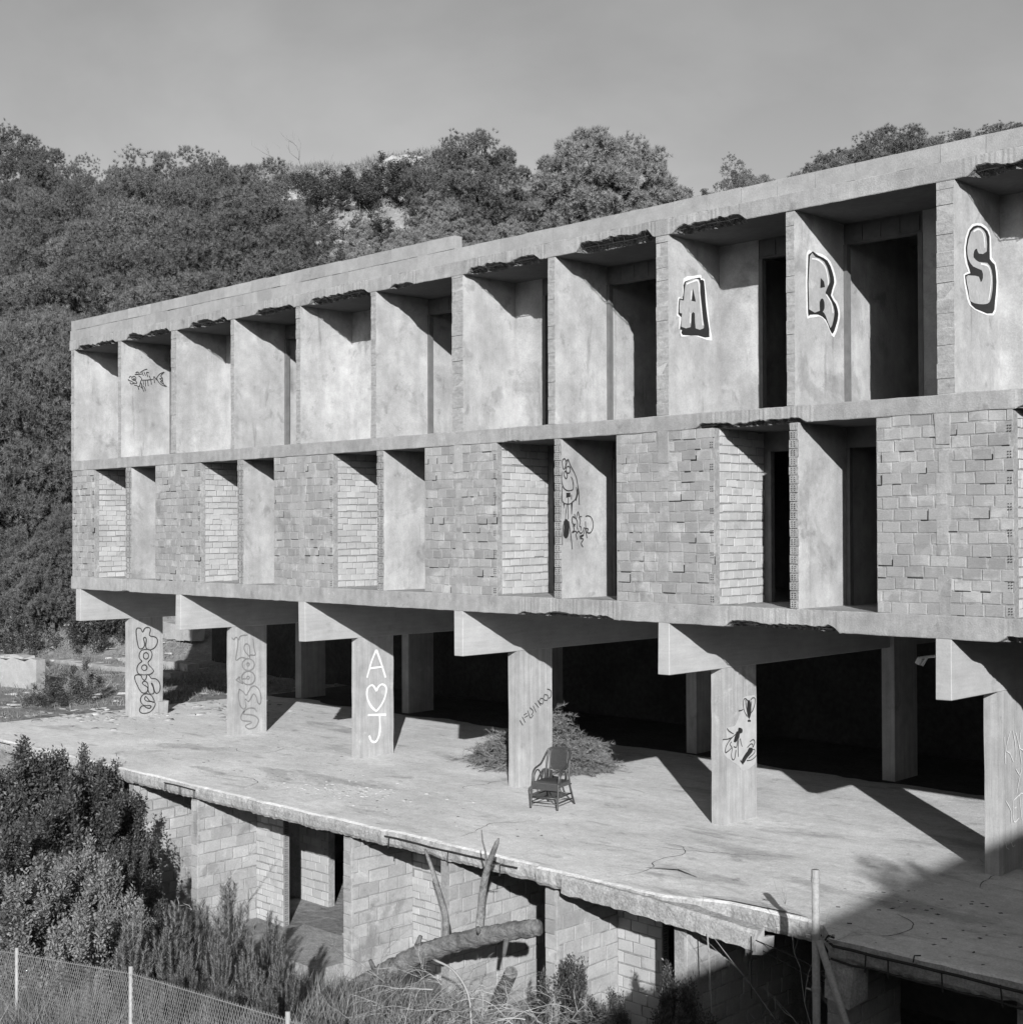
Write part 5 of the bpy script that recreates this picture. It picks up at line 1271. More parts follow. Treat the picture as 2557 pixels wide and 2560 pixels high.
def puff_crown(seed, H, Rc, z0, npuff, pr, K, nl, nw, top=1.0, upright=0.35):
    """pine crown: separate rounded puffs of needles, fuller on their upper sides, with shaded gaps between"""
    rng = np.random.default_rng(seed)
    C = []; tries = 0
    while len(C) < npuff and tries < 20000:
        tries += 1
        p = rng.uniform(-1, 1, 3); r = np.linalg.norm(p)
        if r > 1 or r < .5: continue
        z = z0 + (H - z0 - pr * .8) * (p[2] * .5 + .5)
        t = (z - z0) / (H - z0)
        rad = Rc * (1.0 - .5 * t ** 2) * (0.9 + .18 * math.sin(3 * math.atan2(p[1], p[0]) + seed))
        q = np.array((p[0] * rad, p[1] * rad, z))
        if any(np.linalg.norm(q - c) < pr * (1.45 if tries < 6000 else 1.1) for c in C): continue
        C.append(q)
    C = np.array(C); rr_ = pr * rng.uniform(.5, 1.25, len(C))
    NT = max(20, K // 24)                                       # tufts per puff, 24 needles per tuft
    ti = np.repeat(np.arange(len(C)), NT)
    td = unit(rng.normal(size=(len(ti), 3)) + np.array([0, 0, .5]))
    lump = 1 + .30 * np.sin(td[:, 0] * 6 + ti) * np.sin(td[:, 1] * 5 + ti * 2)
    tc = C[ti] + td * (rr_[ti] * rng.uniform(.45, 1.0, len(ti)) ** .7 * lump)[:, None] * np.array([1, 1, .78])
    ci = np.repeat(np.arange(len(ti)), 24)
    ax = unit(td * .8 + np.array([0, 0, upright]) + rng.normal(size=td.shape) * .25)
    direc = unit(ax[ci] * .75 + rng.normal(size=(len(ci), 3)) * .62)
    base = tc[ci] + direc * (nl * .12)
    T = tris(base, direc, nl * 1.35 * rng.uniform(.6, 1.15, len(ci)), nw, rng)
    V = T.reshape(-1, 3); F = np.arange(len(V)).reshape(-1, 3)
    return V, F, None
def spike_crown(seed, H, Rc, nb, nl, nw, dens):
    """young pine: upright leaders with bottle-brush needles"""
    rng = np.random.default_rng(seed)
    Bs, Ds, Ns = [], [], []
    for b in range(nb):
        a = rng.uniform(0, 2 * math.pi); r = Rc * math.sqrt(rng.random()); 
        x, y = r * math.cos(a), r * math.sin(a)
        h = H * (1.0 - .55 * (r / Rc) ** 1.5) * rng.uniform(.75, 1.05)
        p0 = np.array([x * .45, y * .45, h * .15]); p1 = np.array([x, y, h])
        n = int(dens * np.linalg.norm(p1 - p0))
        t = rng.random(n) ** .85
        ax = unit(p1 - p0)
        ang = rng.uniform(0, 2 * math.pi, n)
        u = unit(np.cross(ax, [.3, .7, .1])); v = np.cross(ax, u)
        rad = np.cos(ang)[:, None] * u + np.sin(ang)[:, None] * v
        bend = (np.sin(t * 2.2)[:, None] * np.array([math.cos(a), math.sin(a), 0]) * .12 * H)
        Bs.append(p0 + (p1 - p0) * t[:, None] + bend); Ds.append(unit(ax * .9 + rad * rng.uniform(.4, 1.1, n)[:, None])); Ns.append(unit(rad + ax * .3))
    base, d, N = np.concatenate(Bs), np.concatenate(Ds), np.concatenate(Ns)
    T = tris(base, d, nl * rng.uniform(.6, 1.15, len(base)), nw, rng)
    V = T.reshape(-1, 3); F = np.arange(len(V)).reshape(-1, 3)
    return V, F, np.repeat(N, 3, 0)
def sapling(seed, H, Rs):
    """pine sapling: a leader with whorls of branches that curve upward, needles thickest towards the tips"""
    rng = np.random.default_rng(seed)
    Bs, Ds, Ns = [], [], []
    def brush(P, n, nl):
        t = rng.random(n) ** .8
        k = np.minimum((t * (len(P) - 1)).astype(int), len(P) - 2); f = t * (len(P) - 1) - k
        pos = P[k] * (1 - f[:, None]) + P[k + 1] * f[:, None]
        ax = unit(P[k + 1] - P[k])
        rad = unit(np.cross(ax, rng.normal(size=(n, 3))))
        Bs.append(pos); Ds.append(unit(ax * rng.uniform(.5, 1.1, n)[:, None] + rad * .75)); Ns.append(unit(rad + ax * .2))
    lead = 3
    for s in range(lead):
        a0 = rng.uniform(0, 6.28); off = np.array([math.cos(a0), math.sin(a0), 0]) * (.25 * Rs if s else 0)
        h = H * (1 if s == 0 else rng.uniform(.65, .9))
        L = np.array([off * .4 + off * q + np.array([0, 0, h * q]) + rng.normal(size=3) * .012 for q in np.linspace(.15, 1, 7)])
        brush(L, int(420 * h), .1)
        for wv in range(6):
            z = h * (.22 + .125 * wv)
            for b in range(rng.integers(3, 6)):
                a = rng.uniform(0, 6.28); ln = (h - z) * rng.uniform(.5, .8) * .8 + .08
                P0 = off * (z / h) + np.array([0, 0, z]); u = np.array([math.cos(a), math.sin(a), 0])
                P = np.array([P0 + u * Rs * ln * 1.1 * (1 - (1 - q) ** 2) * .8 + np.array([0, 0, ln * q ** 1.3]) for q in np.linspace(0, 1, 6)])
                brush(P, int(300 * ln) + 12, .1)
    base, d, N = np.concatenate(Bs), np.concatenate(Ds), np.concatenate(Ns)
    T = face_out(tris(base, d, .105 * rng.uniform(.6, 1.15, len(base)), .0075, rng), N)
    V = T.reshape(-1, 3); F = np.arange(len(V)).reshape(-1, 3)
    return V, F, np.repeat(N, 3, 0)
def leaf_shrub(seed, H, Rs, nst, lsize, dens):
    """leafy shrub: clumps of upright leafy shoots with gaps between them"""
    rng = np.random.default_rng(seed)
    Bs, Ds, Cs = [], [], []
    ncl = 22
    for c in range(ncl):
        a = rng.uniform(0, 2 * math.pi); r = Rs * math.sqrt(rng.random()); f = r / Rs
        cz = H * math.sqrt(max(.06, 1.0 - .85 * f * f)) * (rng.uniform(.45, 1.0) if c % 3 else rng.uniform(.85, 1.02))
        Cs.append((r * math.cos(a), r * math.sin(a), cz, rng.uniform(.13, .26) * Rs))
    for b in range(nst):
        cx, cy, cz, cr = Cs[b % ncl]
        o = unit(rng.normal(size=3) + np.array([0, 0, .5])) * cr * rng.uniform(.4, 1.15)
        p1 = np.array([cx, cy, cz - cr]) + o * np.array([1, 1, 1.2])
        p1[2] = max(.05, p1[2])
        ax = unit(o / cr * .6 + np.array([cx * .25 / Rs, cy * .25 / Rs, .75]) + rng.normal(size=3) * .15)
        ln = rng.uniform(.10, .22) * H
        p0 = p1 - ax * ln
        n = int(dens * ln); t = rng.random(n)
        ang = rng.uniform(0, 2 * math.pi, n)
        u = unit(np.cross(ax, [.3, .7, .1])); v = np.cross(ax, u)
        rad = np.cos(ang)[:, None] * u + np.sin(ang)[:, None] * v
        Bs.append(p0 + (p1 - p0) * t[:, None] + rad * rng.uniform(0, .03, n)[:, None]); Ds.append(unit(ax * rng.uniform(.25, .9, n)[:, None] + rad))
    base, d = np.concatenate(Bs), np.concatenate(Ds)
    T = leaves(base, d, lsize * rng.uniform(.6, 1.25, len(base)), lsize * .42 * rng.uniform(.7, 1.2, len(base)), rng)
    V = T.reshape(-1, 3); F = np.arange(len(V)).reshape(-1, 4)
    return V, F, None
def trunk_mesh(seed, H, r0, lean=.06, limbs=6, lz=.3, spread=1.2):
    rr = random.Random(seed); m = MB()
    pts = [(lean * H * (t ** 1.5) * math.sin(t * 3 + seed), lean * H * t * math.cos(t * 2 + seed), t * H) for t in [0, .15, .3, .45, .6, .75, .9]]
    pts[0] = (pts[0][0], pts[0][1], -.35)
    m.tube(pts, [r0 * f for f in (1.25, 1, .85, .7, .5, .3, .1)], 7)
    for k in range(limbs):
        t = lz + (.85 - lz) * k / max(1, limbs - 1); i = min(5, int(t / .15)); b = Vector(pts[i])
        a = rr.uniform(0, 6.28); L = spread * (1 - t * .6) * rr.uniform(.7, 1.1)
        m.tube([b, b + Vector((math.cos(a) * L * .5, math.sin(a) * L * .5, L * .25)), b + Vector((math.cos(a) * L, math.sin(a) * L, L * .6))], [r0 * .4, r0 * .25, r0 * .08], 5)
    me = bpy.data.meshes.new('trunk'); me.from_pydata(m.v, [], m.f); me.materials.append(M['bark']); me.update(); return me
def mk(fn, mat, nm, *a):
    V, F, N = fn(*a)
    return mesh_np(nm, V, F, mat, N=N)
KIND = {}
for k in range(4):
    KIND['pine%d' % k] = (7.0, mk(puff_crown, M['needle'], 'crown', 10 + k, 7.0, 2.7 + .15 * k, 1.0, 38, .92, 2900, .125, .020), trunk_mesh(k, 6.2, .16, .05, 7, .25, 1.6))
for k in range(2):
    KIND['high%d' % k] = (7.0, mk(puff_crown, M['needle'], 'crown', 20 + k, 7.0, 2.5, 2.6, 32, .90, 2900, .125, .020), trunk_mesh(k + 67, 6.2, .15, .05, 8, .4, 1.6))
for k in range(3):
    KIND['tall%d' % k] = (7.0, mk(puff_crown, M['needle'], 'crown', 30 + k, 7.0, 1.6, 1.0, 32, .58, 1700, .10, .020), trunk_mesh(k + 7, 6.4, .12, .04, 7, .2, 1.2))
for k in range(3):
    KIND['young%d' % k] = (4.0, mk(puff_crown, M['needle_pale'], 'crown', 50 + k, 4.0, 1.7, 0.3, 60, .40, 1500, .10, .014, 1.0, 1.1), trunk_mesh(k + 17, 3.4, .07, .04, 5, .2, .9))
for k in range(3):
    KIND['shrub%d' % k] = (2.4, mk(leaf_shrub, M['leaf'], 'foliage', 70 + k, 2.4, 1.2, 560, .07, 62), trunk_mesh(k + 27, 1.7, .03, .1, 7, .1, .9))
for k in range(3):
    KIND['pale%d' % k] = (1.8, mk(leaf_shrub, M['leaf_pale'], 'foliage', 80 + k, 1.8, 1.0, 460, .06, 80), trunk_mesh(k + 37, 1.3, .025, .1, 7, .1, .8))
for k in range(3):
    KIND['seed%d' % k] = (1.8, mk(sapling, M['seedling'], 'foliage', 90 + k, 1.8, .55), trunk_mesh(k + 47, 1.5, .022, .05, 5, .15, .5))
for k in range(2):
    KIND['scrub%d' % k] = (1.0, mk(leaf_shrub, M['leaf'], 'foliage', 95 + k, 1.0, .8, 330, .05, 110), trunk_mesh(k + 57, .7, .02, .1, 5, .1, .5))
FOL = {'pine': 'crown', 'tall': 'crown', 'young': 'crown', 'shrub': 'foliage', 'pale': 'foliage', 'seed': 'foliage', 'scru': 'foliage'}
def plant(kind, name, x, y, h, wscale, rz, label, cat, group=None, z=None):
    h0, cm_, tm_ = KIND[kind]
    r = empty(name, (x, y, tz(x, y) if z is None else z), rz)
    s = h / h0
    r.scale = (s * wscale, s * wscale, s)
    tag(r, label, cat, group)
    link('crown' if kind[:4] in ('pine', 'tall', 'youn', 'high') else 'foliage', cm_, r)
    link('trunk' if kind[:4] in ('pine', 'tall', 'youn', 'high') else 'stem', tm_, r)
    return r
for row in PLANTS:
    plant(*row)
BARE = (-42.10, 38.65, 28.05)
ROCKS = [
 (-42.58, 37.49, 0.38, 0, 'white limestone outcrop on the slope beside the dark pines', 'rocks on the slope'),
 (-36.72, 33.81, 0.49, 1, 'white limestone outcrop on the slope beside the dark pines', 'rocks on the slope'),
 (-35.77, 33.71, 0.43, 2, 'white limestone outcrop on the slope beside the dark pines', 'rocks on the slope'),
 (-34.6, 33.81, 0.51, 3, 'white limestone outcrop on the slope beside the dark pines', 'rocks on the slope'),
 (-31.96, 32.57, 0.52, 4, 'white limestone outcrop on the slope beside the dark pines', 'rocks on the slope'),
 (-28.36, 30.52, 0.32, 5, 'white limestone outcrop on the slope beside the dark pines', 'rocks on the slope'),
 (-27.66, 30.52, 0.3, 6, 'white limestone outcrop on the slope beside the dark pines', 'rocks on the slope'),
 (-27.0, 30.47, 0.59, 7, 'white limestone outcrop on the slope beside the dark pines', 'rocks on the slope'),
 (-35.43, 34.04, 0.39, 8, 'white limestone outcrop on the slope beside the dark pines', 'rocks on the slope'),
 (-37.19, 33.36, 0.38, 9, 'white limestone outcrop on the slope beside the dark pines', 'rocks on the slope'),
 (-36.12, 33.37, 0.65, 10, 'white limestone outcrop on the slope beside the dark pines', 'rocks on the slope'),
 (-34.52, 34.24, 0.46, 11, 'white limestone outcrop on the slope beside the dark pines', 'rocks on the slope'),
 (-32.23, 37.86, 0.59, 12, 'white limestone boulder cluster on the crest below the broad pine', 'rocks on the crest'),
 (-32.26, 38.53, 0.47, 13, 'white limestone boulder cluster on the crest below the broad pine', 'rocks on the crest'),
 (-31.42, 38.32, 0.52, 14, 'white limestone boulder cluster on the crest below the broad pine', 'rocks on the crest'),
 (-31.87, 39.27, 0.35, 15, 'white limestone boulder cluster on the crest below the broad pine', 'rocks on the crest'),
 (-27.71, 34.28, 0.52, 16, 'white limestone boulder cluster on the crest below the broad pine', 'rocks on the crest'),
 (-32.01, 37.38, 0.6, 17, 'white limestone boulder cluster on the crest below the broad pine', 'rocks on the crest'),
 (-31.19, 38.89, 0.48, 18, 'white limestone boulder cluster on the crest below the broad pine', 'rocks on the crest'),
 (-27.06, 34.23, 0.56, 19, 'white limestone boulder cluster on the crest below the broad pine', 'rocks on the crest'),
 (-30.22, 40.55, 0.53, 20, 'white limestone boulder cluster on the crest below the broad pine', 'rocks on the crest'),
 (-36.45, 47.0, 0.32, 21, 'white limestone boulder cluster on the crest below the broad pine', 'rocks on the crest'),
 (-27.01, 28.74, 0.31, 22, 'pale stone in the scrub above the parapet', 'stones in the scrub'),
 (-25.62, 28.36, 0.28, 23, 'pale stone in the scrub above the parapet', 'stones in the scrub'),
 (-28.21, 28.95, 0.22, 24, 'pale stone in the scrub above the parapet', 'stones in the scrub'),
 (-26.91, 31.59, 0.17, 25, 'pale stone in the scrub above the parapet', 'stones in the scrub'),
 (-27.12, 31.39, 0.33, 26, 'pale stone in the scrub above the parapet', 'stones in the scrub'),
 (-26.87, 32.32, 0.26, 27, 'pale stone in the scrub above the parapet', 'stones in the scrub'),
 (-26.7, 31.8, 0.3, 28, 'pale stone in the scrub above the parapet', 'stones in the scrub'),
 (-26.47, 32.37, 0.33, 29, 'pale stone in the scrub above the parapet', 'stones in the scrub'),
 (-16.35, 46.93, 0.3, 30, 'pale stone in the scrub above the parapet', 'stones in the scrub'),
 (-16.09, 47.19, 0.34, 31, 'pale stone in the scrub above the parapet', 'stones in the scrub'),
 (-16.22, 47.06, 0.24, 32, 'pale stone in the scrub above the parapet', 'stones in the scrub'),
 (0.24, 2.17, 0.14, 33, 'pale loose stone lying at the foot of the end column', 'stones by the end column'),
 (-0.01, 1.79, 0.14, 34, 'pale loose stone lying at the foot of the end column', 'stones by the end column'),
 (0.81, 1.61, 0.14, 35, 'pale loose stone lying at the foot of the end column', 'stones by the end column'),
]
# ------------------------------------------------------------------ rattan armchair
ch = empty('rattan_armchair', (15.44, .61, .002), math.atan2(.28, .96))
tag(ch, 'dark rattan armchair with woven back standing on the terrace by a column', 'chair')
def tube_part(name, paths, r, mat, parent, n=7, smooth=True):
    m = MB()
    for p in paths: m.tube(smooth_path(p, 4) if len(p) > 2 else p, r, n)
    return m.build(name, mat, parent, smooth=smooth)
# local axes: x = chair's side, -y = front, z = up
for s in (-1, 1):
    tube_part('arm', [[(s * .245, -.27, .42), (s * .25, -.25, .55), (s * .25, -.18, .635), (s * .25, -.06, .665), (s * .245, .06, .70), (s * .235, .17, .80), (s * .21, .25, .90), (s * .16, .275, .935)]], .017, M['rattan'], ch)
    tube_part('arm_hoop', [[(s * .245, -.20, .42), (s * .247, -.19, .53), (s * .248, -.12, .60), (s * .248, -.04, .60), (s * .245, .03, .53), (s * .24, .05, .42)]], .012, M['rattan'], ch)
    tube_part('leg', [[(s * .25, -.33, 0), (s * .248, -.30, .2), (s * .245, -.27, .44)]], .019, M['rattan'], ch)
    tube_part('leg', [[(s * .25, .33, 0), (s * .235, .25, .2), (s * .225, .18, .42), (s * .215, .22, .7), (s * .20, .272, .925)]], .018, M['rattan'], ch)
    tube_part('back_stile', [[(s * .155, .17, .43), (s * .16, .215, .65), (s * .165, .265, .925)]], .011, M['rattan'], ch)
    tube_part('brace', [[(s * .247, -.28, .36), (s * .2, -.29, .33), (s * .12, -.285, .40)], [(s * .245, -.27, .2), (s * .24, .24, .2)], [(s * .245, .22, .36), (s * .22, .12, .40)], [(s * .247, -.30, .11), (s * .245, .27, .11)]], .011, M['rattan'], ch)
tube_part('top_rail', [[(-.16, .275, .935), (-.08, .285, .945), (0, .288, .947), (.08, .285, .945), (.16, .275, .935)]], .017, M['rattan'], ch)
tube_part('back_rail', [[(-.16, .205, .60), (0, .215, .595), (.16, .205, .60)]], .013, M['rattan'], ch)
tube_part('stretcher', [[(-.247, -.30, .19), (.247, -.30, .19)], [(-.24, .25, .19), (.24, .25, .19)], [(-.248, -.31, .10), (.248, -.31, .10)], [(-.2, -.28, .19), (0, 0, .15), (.2, .25, .19)], [(.2, -.28, .19), (0, 0, .15), (-.2, .25, .19)]], .011, M['rattan'], ch)
# woven back: crossed canes over a curved sheet
m = MB(); nu, nv = 10, 8
for j in range(nv + 1):
    for i in range(nu + 1):
        u = i / nu * 2 - 1; v = j / nv
        m.v.append((u * .158, .208 + .062 * v + .012 * (1 - u * u), .60 + .335 * v))
for j in range(nv):
    for i in range(nu):
        a = j * (nu + 1) + i; m.f.append((a, a + 1, a + nu + 2, a + nu + 1))
bp = m.build('woven_back', M['weave'], ch, smooth=True)
m = MB()
def bk(u, v, o): return (u * .158, .208 + .062 * v + .012 * (1 - u * u) - o, .60 + .335 * v)
for k in range(-12, 13):
    for sg in (1, -1):
        pts = []
        for q in range(13):
            v = q / 12; u = (k / 9) + sg * (v - .5) * 1.6
            if -1 <= u <= 1: pts.append(bk(u, v, .004 if sg > 0 else .007))
        if len(pts) > 1: m.tube(pts, .0038, 4, cap=False)
m.build('cane', M['rattan'], bp)
m = MB()                                                        # seat with woven apron
m.box(-.24, .24, -.285, .19, .405, .43)
m.box(-.235, .235, -.297, -.282, .315, .418); m.box(-.247, -.236, -.28, .18, .36, .418); m.box(.236, .247, -.28, .18, .36, .418)
st = m.build('seat', M['weave'], ch)
m = MB()
for k in range(22):
    x = -.225 + k * .0215; m.tube([(x, -.30, .318), (x, -.302, .42), (x, -.05, .434), (x, .185, .434)], .0045, 4, cap=False)
for k in range(5): m.tube([(-.235, -.303, .33 + k * .02), (.235, -.303, .33 + k * .02)], .004, 4, cap=False)
m.build('cane', M['rattan'], st)

# ------------------------------------------------------------------ steel post with raking brace
sp = empty('steel_post', (23.03, -3.3, tz(23.03, -3.3)))
tag(sp, 'pale steel pipe post with clamps and a slanting brace before the slab edge', 'post')
zb_ = tz(23.03, -3.3)
m = MB(); m.tube([(0, 0, -.2), (.004, 0, 1.5), (0, 0, .93 - zb_)], .044, 12); m.build('pipe', M['post'], sp, smooth=True)
m = MB(); m.tube([(.05, -.02, .17 - zb_), (.42, -.05, -.68 - zb_), (1.25, -.10, -.15)], .040, 10); m.build('brace', M['post'], sp, smooth=True)
for z, r in ((.80, .05), (.19, .052), (.165, .05), (-.40, .053)):
    m = MB(); m.tube([(0, 0, z - zb_), (0, 0, z + .045 - zb_)], r, 12); m.tube([(-.03, -.05, z + .02 - zb_), (-.085, -.06, z + .025 - zb_)], .012, 6); m.build('clamp', M['galv'], sp)
m = MB(); m.tube([(0, 0, .85 - zb_), (0, 0, .925 - zb_)], .047, 10); m.build('cap', M['galv'], sp)

# ------------------------------------------------------------------ chain-link fence
fp = [Vector((10.9, -9.2, 0)), Vector((13.9, -9.35, 0)), Vector((16.77, -9.48, .05)), Vector((19.5, -9.65, .49)), Vector((22.46, -9.98, .87)), Vector((25.3, -10.5, 1.3))]
fp[1].z = -.38; fp[0].z = -.75
fen = empty('chain_link_fence', (16.77, -9.48, tz(16.77, -9.48)))
tag(fen, 'rusty chain-link fence with thin round posts below the pine seedlings', 'fence')
fo = Vector(fen.location)
for p in fp:
    g = tz(p.x, p.y)
    m = MB(); m.tube([(p.x - fo.x, p.y - fo.y, g - .3 - fo.z), (p.x - fo.x, p.y - fo.y, p.z + .05 - fo.z)], .021, 9); m.build('fence_post', M['post'], fen, smooth=True)
PIT = .048
for a, b in zip(fp[:-1], fp[1:]):
    L = (b.xy - a.xy).length; n = int(L / PIT); dirx = (b - a) / L; dirx2 = Vector((dirx.x, dirx.y, dirx.z))
    nrm = Vector((-dirx.y, dirx.x, 0)).normalized()
    V = []; F = []
    rows_ = 34; hz = .046
    for k in range(n):
        pts = []
        for r in range(rows_ + 1):
            s = (k + (.5 if r % 2 else 0) * 1.0 - .0) * PIT + (PIT * .5 if False else 0)
            ss = k * PIT + (PIT * .5 if r % 2 else 0)
            p = a + dirx2 * ss - Vector((0, 0, r * hz * .9 + .0)); pts.append(p - fo + nrm * (.006 * mnoise.noise((ss * 2, r * .2, 0)) + (.0015 if r % 2 else -.0015)))
        pts2 = []
        for r in range(rows_ + 1):
            ss = (k + 1) * PIT - (PIT * .5 if r % 2 else 0)
            p = a + dirx2 * ss - Vector((0, 0, r * hz * .9)); pts2.append(p - fo + nrm * (.006 * mnoise.noise((ss * 2, r * .2, 0)) - (.0015 if r % 2 else -.0015)))
        for P in (pts, pts2):
            base = len(V)
            for p in P:
                V.append((p.x - .0022 * dirx.x, p.y - .0022 * dirx.y, p.z)); V.append((p.x + .0022 * dirx.x, p.y + .0022 * dirx.y, p.z)); q = p + nrm * .003; V.append((q.x, q.y, q.z))
            for i in range(len(P) - 1):
                c0 = base + i * 3
                for e in range(3): F.append((c0 + e, c0 + (e + 1) % 3, c0 + 3 + (e + 1) % 3, c0 + 3 + e))
    me = mesh_np('wire_mesh', np.array(V), np.array(F), M['galv'])
    link('wire_mesh', me, fen)
m = MB(); m.tube([tuple(p - fo - Vector((0, 0, .02))) for p in fp], .003, 4); m.tube([tuple(p - fo - Vector((0, 0, .8))) for p in fp], .003, 4); m.build('tension_wire', M['galv'], fen)

# ------------------------------------------------------------------ fallen tree trunk
lg = empty('fallen_trunk', (16.5, -3.9, tz(16.5, -3.9)))
tag(lg, 'fallen weathered tree trunk with two upright broken branches leaning on the basement wall', 'log')
lo = Vector(lg.location)
P = [(13.7, -4.9, -2.85), (14.8, -4.45, -2.5), (15.7, -4.1, -2.0), (16.5, -3.9, -1.5), (17.1, -3.85, -1.15), (17.6, -3.8, -.93), (18.2, -3.8, -.70), (18.8, -3.8, -.50), (19.28, -3.8, -.36)]
PS = smooth_path([Vector(p) - lo for p in P], 12)
rs = [.20 + .0 * i for i in range(len(PS))]
rs = [(.165 - .062 * (i / len(PS)) + .005 * math.sin(i * 1.7) + .005 * math.sin(i * .9 + 1)) for i in range(len(PS))]
m = MB(); m.tube(PS, rs, 16); tr = m.build('trunk', M['logwood'], lg, smooth=False)
me = tr.data
co = np.empty(len(me.vertices) * 3); me.vertices.foreach_get('co', co); co = co.reshape(-1, 3)
for i in range(len(co)):
    v = Vector(co[i]); co[i] += np.array(mnoise.noise_vector(v * 6)) * .016 + np.array(mnoise.noise_vector(v * 17)) * .012
me.vertices.foreach_set('co', co.ravel()); me.polygons.foreach_set('use_smooth', np.ones(len(me.polygons), dtype=bool)); me.update()
m = MB(); m.tube(smooth_path([Vector(p) - lo for p in [(17.52, -3.8, -1.0), (17.56, -3.8, -.8), (17.55, -3.8, -.55), (17.45, -3.82, -.25), (17.28, -3.8, .05), (17.16, -3.82, .30)]], 4), [.09, .075, .06, .058, .055, .05, .05, .05, .048, .046, .044, .042, .04, .038, .036, .034, .03, .027, .024, .02, .014], 7)
m.build('branch', M['logwood'], lg, smooth=True)
m = MB(); m.tube(smooth_path([Vector(p) - lo for p in [(18.20, -3.8, -.70), (18.24, -3.8, -.4), (18.30, -3.8, 0.0), (18.40, -3.8, .30), (18.58, -3.8, .66)]], 4), [.085, .07, .062, .06, .058, .056, .056, .054, .052, .052, .05, .048, .044, .04, .036, .03, .012], 7)
m.tube([Vector(p) - lo for p in [(18.36, -3.8, .2), (18.33, -3.8, .45), (18.30, -3.82, .58), (18.26, -3.8, .72)]], [.02, .014, .012, .008], 5)
m.tube([Vector(p) - lo for p in [(18.4, -3.8, .28), (18.6, -3.82, .33), (18.68, -3.8, .36)]], [.012, .01, .006], 4)
m.build('branch', M['logwood'], lg, smooth=True)
for q in [((18.82, -3.90, -.58), (18.84, -3.97, -.78)), ((17.0, -3.85, -1.1), (17.05, -3.8, -.92)), ((18.3, -3.88, -.62), (18.33, -3.94, -.52)), ((16.2, -3.9, -1.6), (16.2, -4.0, -1.4))]:
    m = MB(); m.tube([Vector(p) - lo for p in q], [.04, .028], 6)
    m.build('stub', M['bark'], lg, smooth=True)
# short cut log propped under it
cl = empty('cut_log', (19.05, -4.1, tz(19.05, -4.1)))
tag(cl, 'short sawn log lying under the cut end of the fallen trunk', 'log')
m = MB(); m.tube([(-.9, .5, -.15), (-.3, .2, .65), (.10, -.05, 1.05)], [.09, .09, .085], 10); m.tube([(.10, -.05, 1.05), (.103, -.052, 1.053)], [.06, .05], 10)
m.build('log', M['logwood'], cl, smooth=False)

# ------------------------------------------------------------------ twigs
def twig_heap(name, loc, n, mat, spread, h, length, r, seed, label, cat, arc=.5, sub=3, nsub=5, kind=None):
    rr = random.Random(seed); m = MB()
    def grow(p, d, L, r_, depth):
        pts = [p]; q = Vector(p); dd = Vector(d)
        for k in range(5):
            dd = (dd + Vector((rr.uniform(-.3, .3), rr.uniform(-.3, .3), rr.uniform(-.22, .22) - arc * .10))).normalized()
            q = q + dd * L / 5
            pts.append(q.copy())
        m.tube(pts, [r_ * (1 - .75 * k / 5) for k in range(6)], 3, cap=False)
        if depth > 0:
            for k in range(nsub):
                i = rr.randrange(1, 6); e = (dd + Vector((rr.uniform(-.9, .9), rr.uniform(-.9, .9), rr.uniform(-.5, .7)))).normalized()
                grow(pts[i], e, L * rr.uniform(.35, .6), r_ * .55, depth - 1)
    for i in range(n):
        a = rr.uniform(0, 6.28); q = math.sqrt(rr.random())
        p = Vector((math.cos(a) * spread[0] * q, math.sin(a) * spread[1] * q, h * (1 - q * q) * rr.uniform(.0, .95)))
        d = Vector((math.cos(a) + rr.uniform(-.8, .8), math.sin(a) + rr.uniform(-.8, .8), rr.uniform(-.1, .9))).normalized()
        grow(p, d, length * rr.uniform(.5, 1.2), r, sub - 1)
    o = m.build(name, mat); o.location = loc; tag(o, label, cat, kind=kind); return o
def gz(x, y, z=0.0): return (x, y, tz(x, y) + z)
twig_heap('dead_branch_heap', gz(19.6, -5.5), 46, M['twig'], (.85, .55), 1.0, .75, .0075, 1, 'tangle of pale bare fallen branches in front of the log', 'branches', arc=.9)
twig_heap('dead_branch_heap', gz(20.65, -5.1), 46, M['twig'], (.75, .5), .75, .65, .007, 2, 'tangle of pale bare branches before the pale basement brickwork', 'branches', arc=.9)
twig_heap('dead_branch_heap', gz(18.4, -5.4), 30, M['twig_dark'], (.9, .6), .55, .7, .008, 3, 'heap of grey dead branches under the fallen trunk', 'branches')
twig_heap('dead_branch_heap', gz(11.9, -4.3), 22, M['twig'], (.8, .6), 1.0, 1.1, .014, 4, 'heap of pale dead branches at the foot of the first pier', 'branches')
twig_heap('bare_bush', gz(23.75, -3.55), 10, M['twig'], (.35, .25), 1.1, 2.0, .010, 6, 'leafless bush with rising twigs under the shaded terrace edge', 'bush', arc=-1.2, sub=3, nsub=4)
twig_heap('bare_bush', gz(22.2, -4.2), 5, M['twig'], (.3, .25), .4, 1.1, .008, 7, 'leafless twigs rising before the shaded partition wall', 'bush', arc=-1.0, sub=3, nsub=4)
twig_heap('bare_bush', BARE, 6, M['twig_dark'], (.3, .3), .2, 2.6, .03, 9, 'dead leafless bush standing on the crest beside the dark pines', 'bush', arc=-.9, sub=3, nsub=4)
